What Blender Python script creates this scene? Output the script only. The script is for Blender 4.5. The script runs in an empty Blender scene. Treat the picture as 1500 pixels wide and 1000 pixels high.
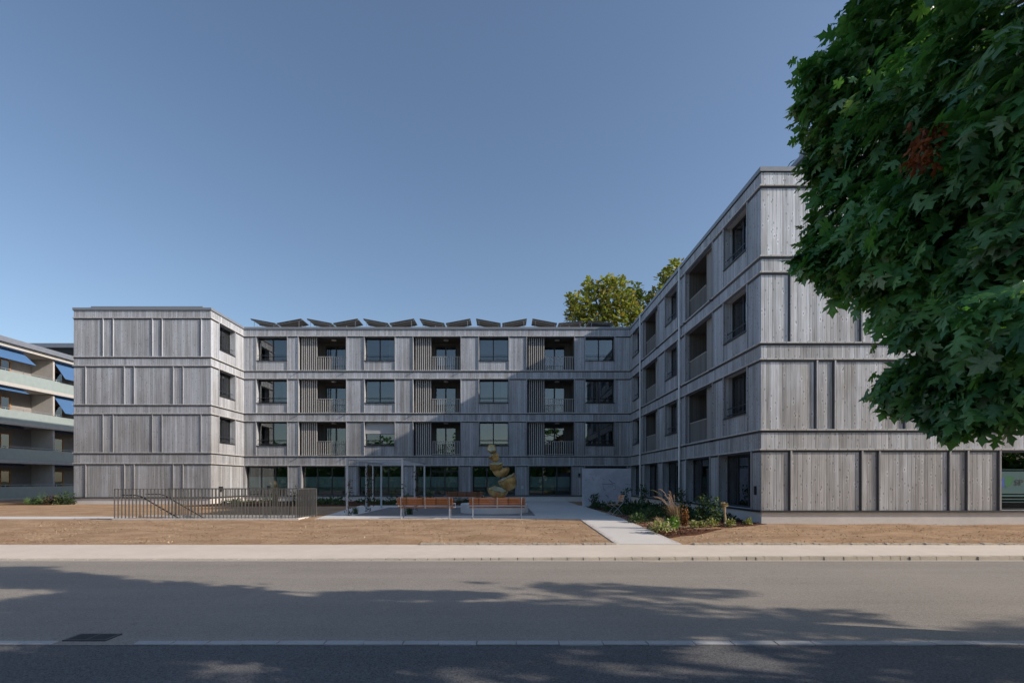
import bpy, math, random
import numpy as np
from mathutils import Vector, Matrix

SC = bpy.context.scene
COL = SC.collection
R = math.radians
random.seed(7)
rng = np.random.default_rng(7)

# ------------------------------------------------------------------ camera
cd = bpy.data.cameras.new("camera")
cam = bpy.data.objects.new("camera", cd)
COL.objects.link(cam)
SC.camera = cam
CZ = 1.70
cam.location = (0, 0, CZ)
cam.rotation_euler = (R(90), 0, 0)
cd.sensor_width = 36.0
cd.lens = 19.2
cd.shift_x = (750 - 739) / 1500.0
cd.shift_y = (704 - 500) / 1500.0
cd.clip_start = 0.05
cd.clip_end = 3000

# ------------------------------------------------------------------ light
SUN_DY, SUN_DZ = -0.23, 0.547          # direction to the sun = (1, SUN_DY, SUN_DZ)
sun_az = math.atan2(1, SUN_DY)         # clockwise from +Y
sun_el = math.atan2(SUN_DZ, math.hypot(1, SUN_DY))
world = bpy.data.worlds.new("World")
SC.world = world
world.use_nodes = True
wn = world.node_tree
sky = wn.nodes.new('ShaderNodeTexSky')
sky.sky_type = 'NISHITA'
sky.sun_disc = False
sky.sun_elevation = sun_el
sky.sun_rotation = sun_az
sky.altitude = 400
sky.air_density = 1.0
sky.dust_density = 1.6
sky.ozone_density = 1.6
wn.links.new(sky.outputs[0], wn.nodes['Background'].inputs[0])
wn.nodes['Background'].inputs[1].default_value = 0.14
sl = bpy.data.lights.new("sun", 'SUN')
sl.energy = 4.6
sl.angle = R(0.55)
sl.color = (1.0, 0.87, 0.74)
so = bpy.data.objects.new("sun", sl)
COL.objects.link(so)
so.location = (30, -6, 20)
so.rotation_euler = Vector((1, SUN_DY, SUN_DZ)).to_track_quat('Z', 'Y').to_euler()
SC.view_settings.view_transform = 'Standard'
SC.view_settings.look = 'None'
SC.view_settings.exposure = 0.10
SC.view_settings.gamma = 1
SC.cycles.max_bounces = 8
SC.cycles.transparent_max_bounces = 16
SC.cycles.use_denoising = True

# ------------------------------------------------------------------ node helper
class NT:
    def __init__(self, name):
        self.m = bpy.data.materials.new(name)
        self.m.use_nodes = True
        self.t = self.m.node_tree
        self.b = self.t.nodes['Principled BSDF']
        self.out = self.t.nodes['Material Output']
    def n(self, kind, props=None, **ins):
        nd = self.t.nodes.new(kind)
        for k, v in (props or {}).items():
            setattr(nd, k, v)
        for k, v in ins.items():
            self.set(nd, k.replace('_', ' '), v)
        return nd
    def set(self, nd, key, v):
        s = nd.inputs[int(key[1:])] if (key[0] == 'i' and key[1:].isdigit()) else nd.inputs[key]
        if isinstance(v, bpy.types.NodeSocket):
            self.t.links.new(v, s)
        else:
            s.default_value = v
    def math(self, op, a, b=0.0, c=None, clamp=False):
        nd = self.n('ShaderNodeMath', {'operation': op, 'use_clamp': clamp})
        self.set(nd, 'i0', a); self.set(nd, 'i1', b)
        if c is not None: self.set(nd, 'i2', c)
        return nd.outputs[0]
    def mix(self, f, a, b, mode='MIX'):
        nd = self.n('ShaderNodeMix', {'data_type': 'RGBA', 'blend_type': mode})
        self.set(nd, 'i0', f)
        for k, v in ((6, a), (7, b)):
            if isinstance(v, tuple) and len(v) == 3: v = v + (1,)
            self.set(nd, 'i%d' % k, v)
        return nd.outputs[2]
    def noise(self, vec, scale, detail=3, rough=.55):
        nd = self.n('ShaderNodeTexNoise', None, Vector=vec, Scale=scale, Detail=detail, Roughness=rough)
        return nd.outputs[0]
    def ramp(self, v, lo, hi, a=0.0, b=1.0):
        nd = self.n('ShaderNodeMapRange', {'interpolation_type': 'SMOOTHSTEP'})
        self.set(nd, 'i0', v); self.set(nd, 'i1', lo); self.set(nd, 'i2', hi); self.set(nd, 'i3', a); self.set(nd, 'i4', b)
        return nd.outputs[0]
    def bump(self, h, strength, dist):
        nd = self.n('ShaderNodeBump', None, Strength=strength, Distance=dist, Height=h)
        self.set(self.b, 'Normal', nd.outputs[0])
    def comb(self, x, y, z=0.0):
        nd = self.n('ShaderNodeCombineXYZ')
        self.set(nd, 'i0', x); self.set(nd, 'i1', y); self.set(nd, 'i2', z)
        return nd.outputs[0]

def plain(name, c, rough=.6, metal=0.0, var=0.12, vs=3.0, bump=0.0):
    t = NT(name)
    geo = t.n('ShaderNodeNewGeometry').outputs['Position']
    nz = t.noise(geo, vs, 4)
    nf = t.noise(geo, vs * 13, 3)
    f = t.math('ADD', t.math('MULTIPLY', nz, .6), t.math('MULTIPLY', nf, .4))
    k = t.ramp(f, .3, .7, 1 - var, 1 + var)
    col = t.mix(1.0, c, t.comb(k, k, k), 'MULTIPLY')
    t.set(t.b, 'Base Color', col)
    t.b.inputs['Roughness'].default_value = rough
    t.b.inputs['Metallic'].default_value = metal
    if bump: t.bump(nf, bump, .01)
    return t.m

def wood_mat(name, warm, cool, dens=7.2, knots=1.0, contrast=1.0):
    """vertical rough-sawn boards of mixed width; UV is in metres (u along, v up)"""
    t = NT(name)
    uv = t.n('ShaderNodeUVMap').outputs[0]
    sp = t.n('ShaderNodeSeparateXYZ', None, Vector=uv)
    u, v = sp.outputs[0], sp.outputs[1]
    off = 0.0
    for i, L in enumerate((2.75, 3.42, 5.82, 6.38, 8.78, 9.32, 11.72)):
        off = t.math('ADD', off, t.math('MULTIPLY', t.math('GREATER_THAN', v, L), 13.73 + 3.19 * i))
    u = t.math('ADD', u, off)
    w = t.math('MULTIPLY', u, dens)
    v1 = t.n('ShaderNodeTexVoronoi', {'voronoi_dimensions': '1D', 'feature': 'F1'}, W=w, Scale=1.0, Randomness=.85)
    sc = t.n('ShaderNodeSeparateColor', None, Color=v1.outputs['Color'])
    r1, r2, r3 = sc.outputs[0], sc.outputs[1], sc.outputs[2]
    ve = t.n('ShaderNodeTexVoronoi', {'voronoi_dimensions': '1D', 'feature': 'DISTANCE_TO_EDGE'}, W=w, Scale=1.0, Randomness=.85)
    groove = t.ramp(ve.outputs['Distance'], .02, .085)
    gv = t.comb(t.math('MULTIPLY', u, 70.0), t.math('MULTIPLY', v, 1.6), t.math('MULTIPLY', r1, 37.0))
    grain = t.noise(gv, 1.0, 5, .65)
    gv2 = t.comb(t.math('MULTIPLY', u, 22.0), t.math('MULTIPLY', v, .55), t.math('MULTIPLY', r2, 21.0))
    streak = t.noise(gv2, 1.0, 3, .6)
    big = t.noise(t.comb(t.math('MULTIPLY', u, .9), t.math('MULTIPLY', v, .35), 0.0), 1.0, 3)
    fc = t.math('ADD', t.math('MULTIPLY', r3, .45), t.math('MULTIPLY', t.ramp(big, .35, .65), .55))
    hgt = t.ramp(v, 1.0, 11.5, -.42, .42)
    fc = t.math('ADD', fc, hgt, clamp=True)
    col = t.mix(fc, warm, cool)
    k = t.math('ADD', t.math('MULTIPLY', t.math('SUBTRACT', r1, .5), .34 * contrast),
               t.math('MULTIPLY', t.math('SUBTRACT', grain, .5), .75 * contrast))
    k = t.math('ADD', k, t.math('MULTIPLY', t.math('SUBTRACT', streak, .5), .8 * contrast))
    k = t.math('ADD', 1.0, k)
    k = t.math('MULTIPLY', k, t.ramp(groove, 0.0, 1.0, .60, 1.0))
    # knots
    kv = t.comb(t.math('ADD', t.math('MULTIPLY', u, dens * .8), t.math('MULTIPLY', r2, 3.0)),
                t.math('ADD', t.math('MULTIPLY', v, 2.9), t.math('MULTIPLY', r1, 9.0)))
    vk = t.n('ShaderNodeTexVoronoi', {'voronoi_dimensions': '2D', 'feature': 'F1'}, Vector=kv, Scale=1.0, Randomness=1.0)
    kc = t.n('ShaderNodeSeparateColor', None, Color=vk.outputs['Color'])
    on = t.math('GREATER_THAN', kc.outputs[0], .40)
    kd = t.math('ADD', vk.outputs['Distance'], t.math('MULTIPLY', t.math('SUBTRACT', grain, .5), .12))
    dark = t.math('MULTIPLY', t.ramp(kd, .06, .17, 1.0, 0.0), on)
    ring = t.math('MULTIPLY', t.math('SUBTRACT', t.ramp(kd, .14, .36, 1.0, 0.0), dark, clamp=True), on)
    k = t.math('MULTIPLY', k, t.math('SUBTRACT', 1.0, t.math('MULTIPLY', dark, .45 * knots)))
    k = t.math('MULTIPLY', k, t.math('ADD', 1.0, t.math('MULTIPLY', t.math('MULTIPLY', ring, t.ramp(kc.outputs[1], .3, .9)), .32 * knots)))
    col = t.mix(1.0, col, t.comb(k, k, k), 'MULTIPLY')
    t.set(t.b, 'Base Color', col)
    t.b.inputs['Roughness'].default_value = .78
    t.b.inputs['Specular IOR Level'].default_value = .3
    hh = t.math('ADD', t.math('MULTIPLY', groove, 1.0), t.math('MULTIPLY', grain, .25))
    hh = t.math('ADD', hh, t.math('MULTIPLY', r2, .6))
    t.bump(hh, .6, .008)
    return t.m

def glass_mat(name, tint, refl, rough=.0, wav=.0):
    t = NT(name)
    t.t.nodes.remove(t.b)
    tr = t.n('ShaderNodeBsdfTransparent', None, Color=tint + (1,))
    gl = t.n('ShaderNodeBsdfGlossy', None, Roughness=rough, Color=(.95, .97, 1, 1))
    fr = t.n('ShaderNodeFresnel', None, IOR=1.5)
    if wav:
        geo = t.n('ShaderNodeNewGeometry').outputs['Position']
        bp = t.n('ShaderNodeBump', None, Strength=wav, Distance=.02, Height=t.noise(geo, 1.1, 1))
        t.set(gl, 'Normal', bp.outputs[0])
    f = t.math('ADD', fr.outputs[0], refl, clamp=True)
    mx = t.n('ShaderNodeMixShader')
    t.set(mx, 'i0', f); t.set(mx, 'i1', tr.outputs[0]); t.set(mx, 'i2', gl.outputs[0])
    t.t.links.new(mx.outputs[0], t.out.inputs[0])
    return t.m

def film_mat(name, c, f=.6):
    t = NT(name)
    t.t.nodes.remove(t.b)
    tr = t.n('ShaderNodeBsdfTransparent', None, Color=(.8, .85, .83, 1))
    df = t.n('ShaderNodeBsdfDiffuse', None, Color=c + (1,))
    mx = t.n('ShaderNodeMixShader')
    t.set(mx, 'i0', f); t.set(mx, 'i1', tr.outputs[0]); t.set(mx, 'i2', df.outputs[0])
    t.t.links.new(mx.outputs[0], t.out.inputs[0])
    return t.m

def leaf_mat(name, c1, c2, c3=None, trans=.3, rough=.45, blotch=.3):
    """c1..c2 by leaf, a few c3; some light passes through"""
    t = NT(name)
    gi = t.n('ShaderNodeNewGeometry')
    rnd = gi.outputs['Random Per Island']
    col = t.mix(rnd, c1, c2)
    if c3:
        r2 = t.math('FRACT', t.math('MULTIPLY', rnd, 17.31))
        col = t.mix(t.math('GREATER_THAN', r2, .93), col, c3)
    nz = t.noise(gi.outputs['Position'], 1.3, 3)
    k = t.ramp(nz, .3, .7, 1 - blotch, 1 + blotch)
    nf = t.noise(gi.outputs['Position'], 60, 3)
    k = t.math('MULTIPLY', k, t.ramp(nf, .3, .7, .85, 1.15))
    col = t.mix(1.0, col, t.comb(k, k, k), 'MULTIPLY')
    t.set(t.b, 'Base Color', col)
    t.b.inputs['Roughness'].default_value = rough
    t.b.inputs['Specular IOR Level'].default_value = .35
    tl = t.n('ShaderNodeBsdfTranslucent')
    t.set(tl, 'Color', t.mix(1.0, col, (1.2, 1.5, .5), 'MULTIPLY'))
    mx = t.n('ShaderNodeMixShader')
    t.set(mx, 'i0', trans); t.set(mx, 'i1', t.b.outputs[0]); t.set(mx, 'i2', tl.outputs[0])
    t.t.links.new(mx.outputs[0], t.out.inputs[0])
    return t.m

def asphalt_mat(name, c, speck=.5):
    t = NT(name)
    geo = t.n('ShaderNodeNewGeometry').outputs['Position']
    fine = t.n('ShaderNodeTexVoronoi', {'feature': 'F1'}, Vector=geo, Scale=95.0)
    fs = t.n('ShaderNodeSeparateColor', None, Color=fine.outputs['Color'])
    n1 = t.noise(geo, 40, 4, .7)
    big = t.noise(geo, .45, 4)
    sp = t.n('ShaderNodeSeparateXYZ', None, Vector=geo)
    strk = t.noise(t.comb(t.math('MULTIPLY', sp.outputs[0], .12), t.math('MULTIPLY', sp.outputs[1], 1.6)), 1.0, 3)
    k = t.math('ADD', t.math('MULTIPLY', t.math('SUBTRACT', fs.outputs[0], .5), speck), t.math('MULTIPLY', t.math('SUBTRACT', n1, .5), 1.1 * speck))
    k = t.math('ADD', k, t.math('MULTIPLY', t.math('SUBTRACT', big, .5), .35))
    k = t.math('ADD', k, t.math('MULTIPLY', t.math('SUBTRACT', strk, .5), .3))
    k = t.math('ADD', 1.0, k)
    cn = t.noise(geo, 1.1, 4, .6)
    crk = t.ramp(t.math('ABSOLUTE', t.math('SUBTRACT', cn, .5)), .0, .0035, 1.0, 0.0)
    crk = t.math('MULTIPLY', crk, t.ramp(t.noise(geo, .33, 2), .52, .60))
    k = t.math('MULTIPLY', k, t.math('SUBTRACT', 1.0, t.math('MULTIPLY', crk, .35)))
    spot = t.n('ShaderNodeTexVoronoi', {'feature': 'F1'}, Vector=geo, Scale=1.9)
    st_ = t.ramp(spot.outputs['Distance'], .03, .10, 1.0, 0.0)
    k = t.math('MULTIPLY', k, t.math('SUBTRACT', 1.0, t.math('MULTIPLY', st_, .16)))
    t.set(t.b, 'Base Color', t.mix(1.0, c, t.comb(k, k, k), 'MULTIPLY'))
    t.b.inputs['Roughness'].default_value = .85
    t.b.inputs['Specular IOR Level'].default_value = .25
    t.bump(t.math('ADD', n1, t.math('MULTIPLY', fine.outputs['Distance'], .6)), .5, .006)
    return t.m

def soil_mat(name, a, b, c, streak=True, scale=1.0):
    t = NT(name)
    geo = t.n('ShaderNodeNewGeometry').outputs['Position']
    sp = t.n('ShaderNodeSeparateXYZ', None, Vector=geo)
    n1 = t.noise(t.comb(t.math('MULTIPLY', sp.outputs[0], .8), t.math('MULTIPLY', sp.outputs[1], 1.3)), scale, 5, .6)
    n2 = t.noise(t.comb(t.math('MULTIPLY', sp.outputs[0], 5.0), t.math('MULTIPLY', sp.outputs[1], 16.0)), scale, 5, .7)
    n3 = t.noise(geo, 45 * scale, 4, .7)
    col = t.mix(t.ramp(n1, .35, .65), a, b)
    col = t.mix(t.ramp(n2, .56, .72), col, c)
    k = t.math('ADD', 1.0, t.math('MULTIPLY', t.math('SUBTRACT', n3, .5), 1.3))
    k = t.math('ADD', k, t.math('MULTIPLY', t.math('SUBTRACT', n2, .5), 1.3))
    t.set(t.b, 'Base Color', t.mix(1.0, col, t.comb(k, k, k), 'MULTIPLY'))
    t.b.inputs['Roughness'].default_value = .95
    t.b.inputs['Specular IOR Level'].default_value = .1
    t.bump(t.math('ADD', n3, t.math('MULTIPLY', n2, 1.0)), .8, .03)
    return t.m

def concrete_mat(name, c, var=.15, bump=.25, rough=.85):
    t = NT(name)
    geo = t.n('ShaderNodeNewGeometry').outputs['Position']
    a = t.noise(geo, 1.2, 5, .6); b = t.noise(geo, 55, 4, .7); d = t.noise(geo, 7, 3)
    k = t.math('ADD', 1.0, t.math('MULTIPLY', t.math('SUBTRACT', a, .5), var * 2))
    k = t.math('ADD', k, t.math('MULTIPLY', t.math('SUBTRACT', b, .5), var * 2.2))
    k = t.math('ADD', k, t.math('MULTIPLY', t.math('SUBTRACT', d, .5), var))
    t.set(t.b, 'Base Color', t.mix(1.0, c, t.comb(k, k, k), 'MULTIPLY'))
    t.b.inputs['Roughness'].default_value = rough
    t.bump(b, bump, .008)
    return t.m

M = {}
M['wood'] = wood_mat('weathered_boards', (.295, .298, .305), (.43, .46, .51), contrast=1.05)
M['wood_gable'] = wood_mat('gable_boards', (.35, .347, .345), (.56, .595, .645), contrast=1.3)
M['batten'] = wood_mat('batten_wood', (.46, .45, .43), (.54, .545, .55), dens=3.0, knots=0, contrast=.5)
M['slat'] = wood_mat('slat_wood', (.40, .385, .37), (.46, .46, .46), dens=9.0, knots=0, contrast=.6)
M['loggia'] = wood_mat('shaded_loggia_boards', (.10, .095, .09), (.13, .125, .12), knots=.4, contrast=.5)  # same boards as the walls, recess shade put into the colour
M['cap'] = plain('roof_sheet_metal', (.26, .28, .31), .5, .3, .06)
M['sill'] = plain('sill_metal', (.045, .05, .06), .45, .4, .08)
M['frame'] = plain('anthracite_frame', (.03, .033, .038), .4, .2, .08)
M['plinth'] = concrete_mat('plinth_concrete', (.60, .58, .56))
M['paving'] = concrete_mat('paving_concrete', (.58, .56, .53), .10)
M['gravel'] = concrete_mat('gravel_bed', (.20, .19, .18), .5, .9)
M['sidewalk'] = concrete_mat('sidewalk_asphalt', (.60, .53, .45), .13)
M['kerb'] = concrete_mat('kerb_granite', (.46, .41, .34), .35, .6)
M['road'] = asphalt_mat('road_asphalt', (.26, .238, .21))
M['road2'] = asphalt_mat('near_asphalt', (.11, .112, .115), .8)
M['gutter'] = concrete_mat('gutter_stone', (.37, .375, .38), .2, .4)
M['lawn'] = soil_mat('dry_lawn_soil', (.33, .215, .13), (.44, .305, .195), (.24, .15, .088))
M['mulch'] = soil_mat('bark_mulch', (.09, .045, .028), (.055, .03, .02), (.13, .06, .035), scale=2.5)
M['far'] = soil_mat('far_ground', (.12, .12, .06), (.09, .10, .05), (.15, .12, .07))
M['glass'] = glass_mat('window_glass', (.50, .55, .56), .11, wav=.03)
M['glass_low'] = glass_mat('shop_glass', (.80, .86, .84), .05, wav=.03)
M['glass_side'] = glass_mat('side_glass', (.70, .78, .78), .15, wav=.03)
M['glass_shop'] = glass_mat('gable_glass', (.75, .82, .80), .0, wav=.03)
M['film'] = film_mat('frosted_film', (.48, .55, .56), .92)
M['stripe'] = film_mat('film_stripe', (.24, .34, .33), .6)
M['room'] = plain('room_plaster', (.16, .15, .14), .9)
M['blind'] = plain('blind_fabric', (.45, .46, .47), .8, 0, .04)
M['curtain'] = plain('curtain_linen', (.55, .53, .48), .9, 0, .06)
M['lamp'] = plain('lamp_opal', (.75, .75, .72), .4)
M['steel'] = plain('galvanised_steel', (.42, .45, .49), .45, .5, .1)
M['pipe'] = plain('downpipe_zinc', (.62, .64, .66), .45, .4, .06)
M['fence'] = plain('fence_steel', (.13, .128, .12), .5, .3, .1)
M['rib_shade'] = plain('painted_rib_shade', (.07, .072, .08), .9)  # painted shadow beside the cladding ribs
M['dark'] = plain('dark_metal', (.03, .03, .032), .5, .3)
M['solar'] = plain('solar_backsheet', (.075, .07, .055), .35, .1, .3, 6)
M['teak'] = wood_mat('bench_wood', (.22, .092, .04), (.29, .125, .06), dens=2.0, knots=0, contrast=.7)
M['chairwood'] = wood_mat('chair_wood', (.55, .27, .15), (.6, .3, .17), dens=2.0, knots=0, contrast=.5)
M['bark'] = plain('tree_bark', (.07, .055, .04), .9, 0, .4, 5, .8)
M['maple'] = leaf_mat('maple_leaf', (.055, .165, .06), (.17, .31, .11), (.26, .34, .19), .32, .33, .38)
M['deadleaf'] = leaf_mat('dead_leaf', (.32, .08, .022), (.12, .035, .014), None, .2, .6)
M['treeleaf'] = leaf_mat('yellowing_leaf', (.16, .185, .05), (.34, .32, .11), (.38, .26, .10), .35, .5)
M['treeleaf2'] = leaf_mat('green_leaf', (.08, .12, .04), (.17, .19, .07), None, .3, .5)
M['shrub'] = leaf_mat('shrub_leaf', (.025, .06, .022), (.06, .10, .035), (.12, .14, .06), .2, .6)
M['pale'] = leaf_mat('pale_leaf', (.22, .24, .08), (.40, .38, .20), (.50, .46, .36), .3, .6)
M['lime'] = leaf_mat('lime_leaf', (.12, .26, .06), (.25, .34, .10), None, .3, .6)
M['plume'] = leaf_mat('copper_plume', (.24, .15, .11), (.42, .30, .24), (.14, .13, .06), .2, .7)
M['straw'] = leaf_mat('straw_blade', (.30, .22, .14), (.42, .33, .22), (.2, .18, .1), .2, .7)
M['olive'] = leaf_mat('olive_blade', (.09, .10, .05), (.17, .16, .08), None, .2, .7)
M['rust'] = leaf_mat('rust_leaf', (.30, .12, .05), (.20, .10, .04), None, .2, .7)
M['vine'] = leaf_mat('vine_leaf', (.03, .06, .02), (.10, .04, .03), (.18, .06, .04), .2, .6)
M['awning'] = plain('awning_cloth', (.055, .14, .30), .8, 0, .06)
M['awning_dark'] = plain('awning_navy', (.03, .06, .14), .8, 0, .06)
M['parapet'] = plain('parapet_panel', (.30, .36, .36), .25, 0, .06)
M['slab'] = plain('balcony_slab', (.46, .45, .43), .8, 0, .08)
M['render'] = plain('balcony_wall', (.30, .285, .27), .9, 0, .08)
M['orange'] = plain('window_timber', (.45, .21, .07), .6)
M['roofband'] = plain('roof_band', (.22, .24, .28), .4, .3, .1)
M['blue'] = plain('logo_blue', (.03, .08, .32), .5)
M['green'] = plain('logo_green', (.01, .13, .04), .5)
M['black'] = plain('logo_black', (.02, .03, .035), .5)

def bronze():
    t = NT('patinated_bronze')
    geo = t.n('ShaderNodeNewGeometry').outputs['Position']
    a = t.noise(geo, 3.2, 5, .65); b = t.noise(geo, 14, 4, .7)
    col = t.mix(t.ramp(a, .36, .64), (.30, .19, .06), (.56, .40, .165))
    col = t.mix(t.ramp(b, .55, .75), col, (.22, .21, .10))
    col = t.mix(t.ramp(t.noise(geo, 2.1, 3), .58, .7), col, (.42, .18, .06))
    t.set(t.b, 'Base Color', col)
    t.b.inputs['Metallic'].default_value = .35
    t.b.inputs['Roughness'].default_value = .5
    t.bump(b, .8, .03)
    return t.m
M['bronze'] = bronze()
M['bronze_in'] = concrete_mat('verdigris_inside', (.66, .66, .52), .3, .6, .6)

def wall_art_mat():
    t = NT('white_painted_panel')
    geo = t.n('ShaderNodeNewGeometry').outputs['Position']
    sp = t.n('ShaderNodeSeparateXYZ', None, Vector=geo)
    a = t.noise(geo, 2.5, 5); b = t.noise(geo, 30, 4, .7)
    v = t.n('ShaderNodeTexVoronoi', {'feature': 'F1'}, Vector=geo, Scale=4.5)
    n = t.noise(geo, 5.0, 4, .6)
    lines = t.ramp(t.math('ABSOLUTE', t.math('SUBTRACT', n, .5)), .0, .012, 1.0, 0.0)
    msk = t.math('MULTIPLY', lines, t.ramp(t.noise(geo, 1.1, 2), .5, .58))
    col = t.mix(t.ramp(a, .35, .65), (.46, .47, .52), (.54, .54, .58))
    col = t.mix(t.math('MULTIPLY', msk, .7), col, (.12, .13, .17))
    col = t.mix(t.math('MULTIPLY', t.ramp(b, .6, .75), .25), col, (.25, .26, .33))
    t.set(t.b, 'Base Color', col)
    t.b.inputs['Roughness'].default_value = .8
    return t.m
M['artwall'] = wall_art_mat()

# ------------------------------------------------------------------ mesh helpers
ORG = {}

class MB:
    def __init__(s):
        s.v = []; s.f = []
    def quad(s, *p):
        i = len(s.v); s.v.extend([tuple(q) for q in p]); s.f.append(tuple(range(i, i + len(p))))
    def box(s, x0, x1, y0, y1, z0, z1):
        if x0 > x1: x0, x1 = x1, x0
        if y0 > y1: y0, y1 = y1, y0
        if z0 > z1: z0, z1 = z1, z0
        s.hexa([(x0, y0, z0), (x1, y0, z0), (x1, y1, z0), (x0, y1, z0), (x0, y0, z1), (x1, y0, z1), (x1, y1, z1), (x0, y1, z1)])
        return s
    def hexa(s, p):
        i = len(s.v); s.v.extend([tuple(q) for q in p])
        for q in ((0, 3, 2, 1), (4, 5, 6, 7), (0, 1, 5, 4), (1, 2, 6, 5), (2, 3, 7, 6), (3, 0, 4, 7)):
            s.f.append(tuple(i + k for k in q))
        return s
    def bar(s, a, b, w, h=None):
        """square bar from a to b"""
        a = Vector(a); b = Vector(b); h = h or w
        d = (b - a).normalized()
        up = Vector((0, 0, 1)) if abs(d.z) < .95 else Vector((0, 1, 0))
        x = d.cross(up).normalized() * w / 2; y = x.cross(d).normalized() * h / 2
        s.hexa([a - x - y, a + x - y, a + x + y, a - x + y, b - x - y, b + x - y, b + x + y, b - x + y])
        return s
    def tube(s, pts, rad, n=8):
        pts = [Vector(p) for p in pts]
        if not isinstance(rad, (list, tuple)): rad = [rad] * len(pts)
        i0 = len(s.v); ref = Vector((.37, .21, .9)).normalized()
        for k, p in enumerate(pts):
            d = (pts[min(k + 1, len(pts) - 1)] - pts[max(k - 1, 0)]).normalized()
            x = d.cross(ref)
            if x.length < .1: x = d.cross(Vector((1, 0, 0)))
            x.normalize(); y = d.cross(x)
            for j in range(n):
                a = 2 * math.pi * j / n
                s.v.append(tuple(p + (x * math.cos(a) + y * math.sin(a)) * rad[k]))
        for k in range(len(pts) - 1):
            for j in range(n):
                a = i0 + k * n + j; b = i0 + k * n + (j + 1) % n
                s.f.append((a, b, b + n, a + n))
        s.f.append(tuple(i0 + j for j in range(n))[::-1])
        s.f.append(tuple(i0 + (len(pts) - 1) * n + j for j in range(n)))
        return s
    def build(s, name, mat, parent=None, smooth=False, bevel=0.0, flip=False):
        vs = s.v
        if parent is not None:
            o = ORG[parent.name]
        else:
            xs = [p[0] for p in vs]; ys = [p[1] for p in vs]; zs = [p[2] for p in vs]
            o = Vector(((min(xs) + max(xs)) / 2, (min(ys) + max(ys)) / 2, min(zs)))
        me = bpy.data.meshes.new(name)
        me.from_pydata([(p[0] - o[0], p[1] - o[1], p[2] - o[2]) for p in vs], [], s.f)
        uv = me.uv_layers.new(name='UVMap')
        co = vs
        li = 0
        dat = np.zeros(len(me.loops) * 2, dtype=np.float32)
        for p in me.polygons:
            n = p.normal
            ax = 2 if abs(n.z) > .7 else (1 if abs(n.y) > abs(n.x) else 0)
            for l in p.loop_indices:
                c = co[me.loops[l].vertex_index]
                if ax == 2: a, b = c[0], c[1]
                elif ax == 1: a, b = c[0], c[2]
                else: a, b = c[1] + 3.7, c[2]
                dat[2 * l] = a; dat[2 * l + 1] = b
        uv.data.foreach_set('uv', dat)
        me.materials.append(mat)
        if smooth:
            for p in me.polygons: p.use_smooth = True
        ob = bpy.data.objects.new(name, me)
        COL.objects.link(ob)
        if parent is not None:
            ob.parent = parent
        else:
            ob.location = o
        ORG[ob.name] = o
        if bevel:
            md = ob.modifiers.new('bevel', 'BEVEL'); md.width = bevel; md.segments = 2; md.limit_method = 'ANGLE'
        return ob

def thing(name, label, cat, loc, group=None):
    o = bpy.data.objects.new(name, None); COL.objects.link(o)
    o.location = loc; o.empty_display_size = .3
    ORG[o.name] = Vector(loc)
    return tag(o, label, cat, group)

def tag(o, label, cat, group=None, kind=None):
    if label: o['label'] = label
    if cat: o['category'] = cat
    if group: o['group'] = group
    if kind: o['kind'] = kind
    return o

def struct(o, label=None, cat=None):
    o['kind'] = 'structure'
    if label: o['label'] = label; o['category'] = cat
    return o

def copy_tree(o, loc, rz=None, parent=None):
    c = o.copy(); COL.objects.link(c)
    if parent is None:
        c.location = loc
        if rz is not None: c.rotation_euler = (0, 0, rz)
    else:
        c.parent = parent
    for ch in [k for k in SC.objects if k.parent == o]:
        copy_tree(ch, None, None, c)
    return c

def fast_mesh(name, verts, tris, mat, parent=None, loc=None):
    if parent is not None: o = np.array(ORG[parent.name])
    else: o = np.array(loc if loc is not None else verts.mean(0))
    me = bpy.data.meshes.new(name)
    nv, nt = len(verts), len(tris)
    me.vertices.add(nv); me.vertices.foreach_set('co', (verts - o).astype(np.float32).ravel())
    me.loops.add(nt * 3); me.loops.foreach_set('vertex_index', tris.astype(np.int32).ravel())
    me.polygons.add(nt); me.polygons.foreach_set('loop_start', np.arange(0, nt * 3, 3, dtype=np.int32))
    me.update(calc_edges=True)
    me.validate()
    me.materials.append(mat)
    ob = bpy.data.objects.new(name, me); COL.objects.link(ob)
    if parent is not None: ob.parent = parent
    else: ob.location = tuple(o)
    ORG[ob.name] = Vector(tuple(o))
    return ob

# ---- leaf templates: (x side, y length, z normal)
def tmpl(half, tip, ctr, droop=.25, fold=.35):
    L = [(-x, y) for x, y in half][::-1]
    pts = [ctr, (0.0, 0.0)] + list(half) + [tip] + L
    v = np.array([(x, y, -fold * abs(x) ** 1.2 * .8 - droop * max(y, 0) ** 2) for x, y in pts])
    n = len(pts) - 1
    t = np.array([(0, 1 + k, 1 + (k + 1) % n) for k in range(n)])
    return v, t
MAPLE = tmpl([(.16, -.08), (.42, -.06), (.34, .06), (.52, .15), (.36, .20), (.24, .25), (.46, .36), (.60, .37), (.57, .48), (.68, .64),
              (.48, .59), (.38, .60), (.17, .50), (.22, .72), (.36, .80), (.20, .85), (.12, .96)], (0, 1.15), (0, .32))
MAPLE_S = tmpl([(.4, -.08), (.26, .2), (.66, .5), (.18, .5), (.24, .82)], (0, 1.15), (0, .32))
CURL = tmpl([(.16, .0), (.22, .3), (.12, .45), (.26, .7), (.1, .9)], (0, 1.2), (0, .45), .5, 1.4)
OVAL = tmpl([(.25, .2), (.34, .5), (.2, .8)], (0, 1.0), (0, .45), .3, .3)
BLADE = tmpl([(.1, .3), (.08, .7)], (0, 1.0), (0, .45), .25, .2)

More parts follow.
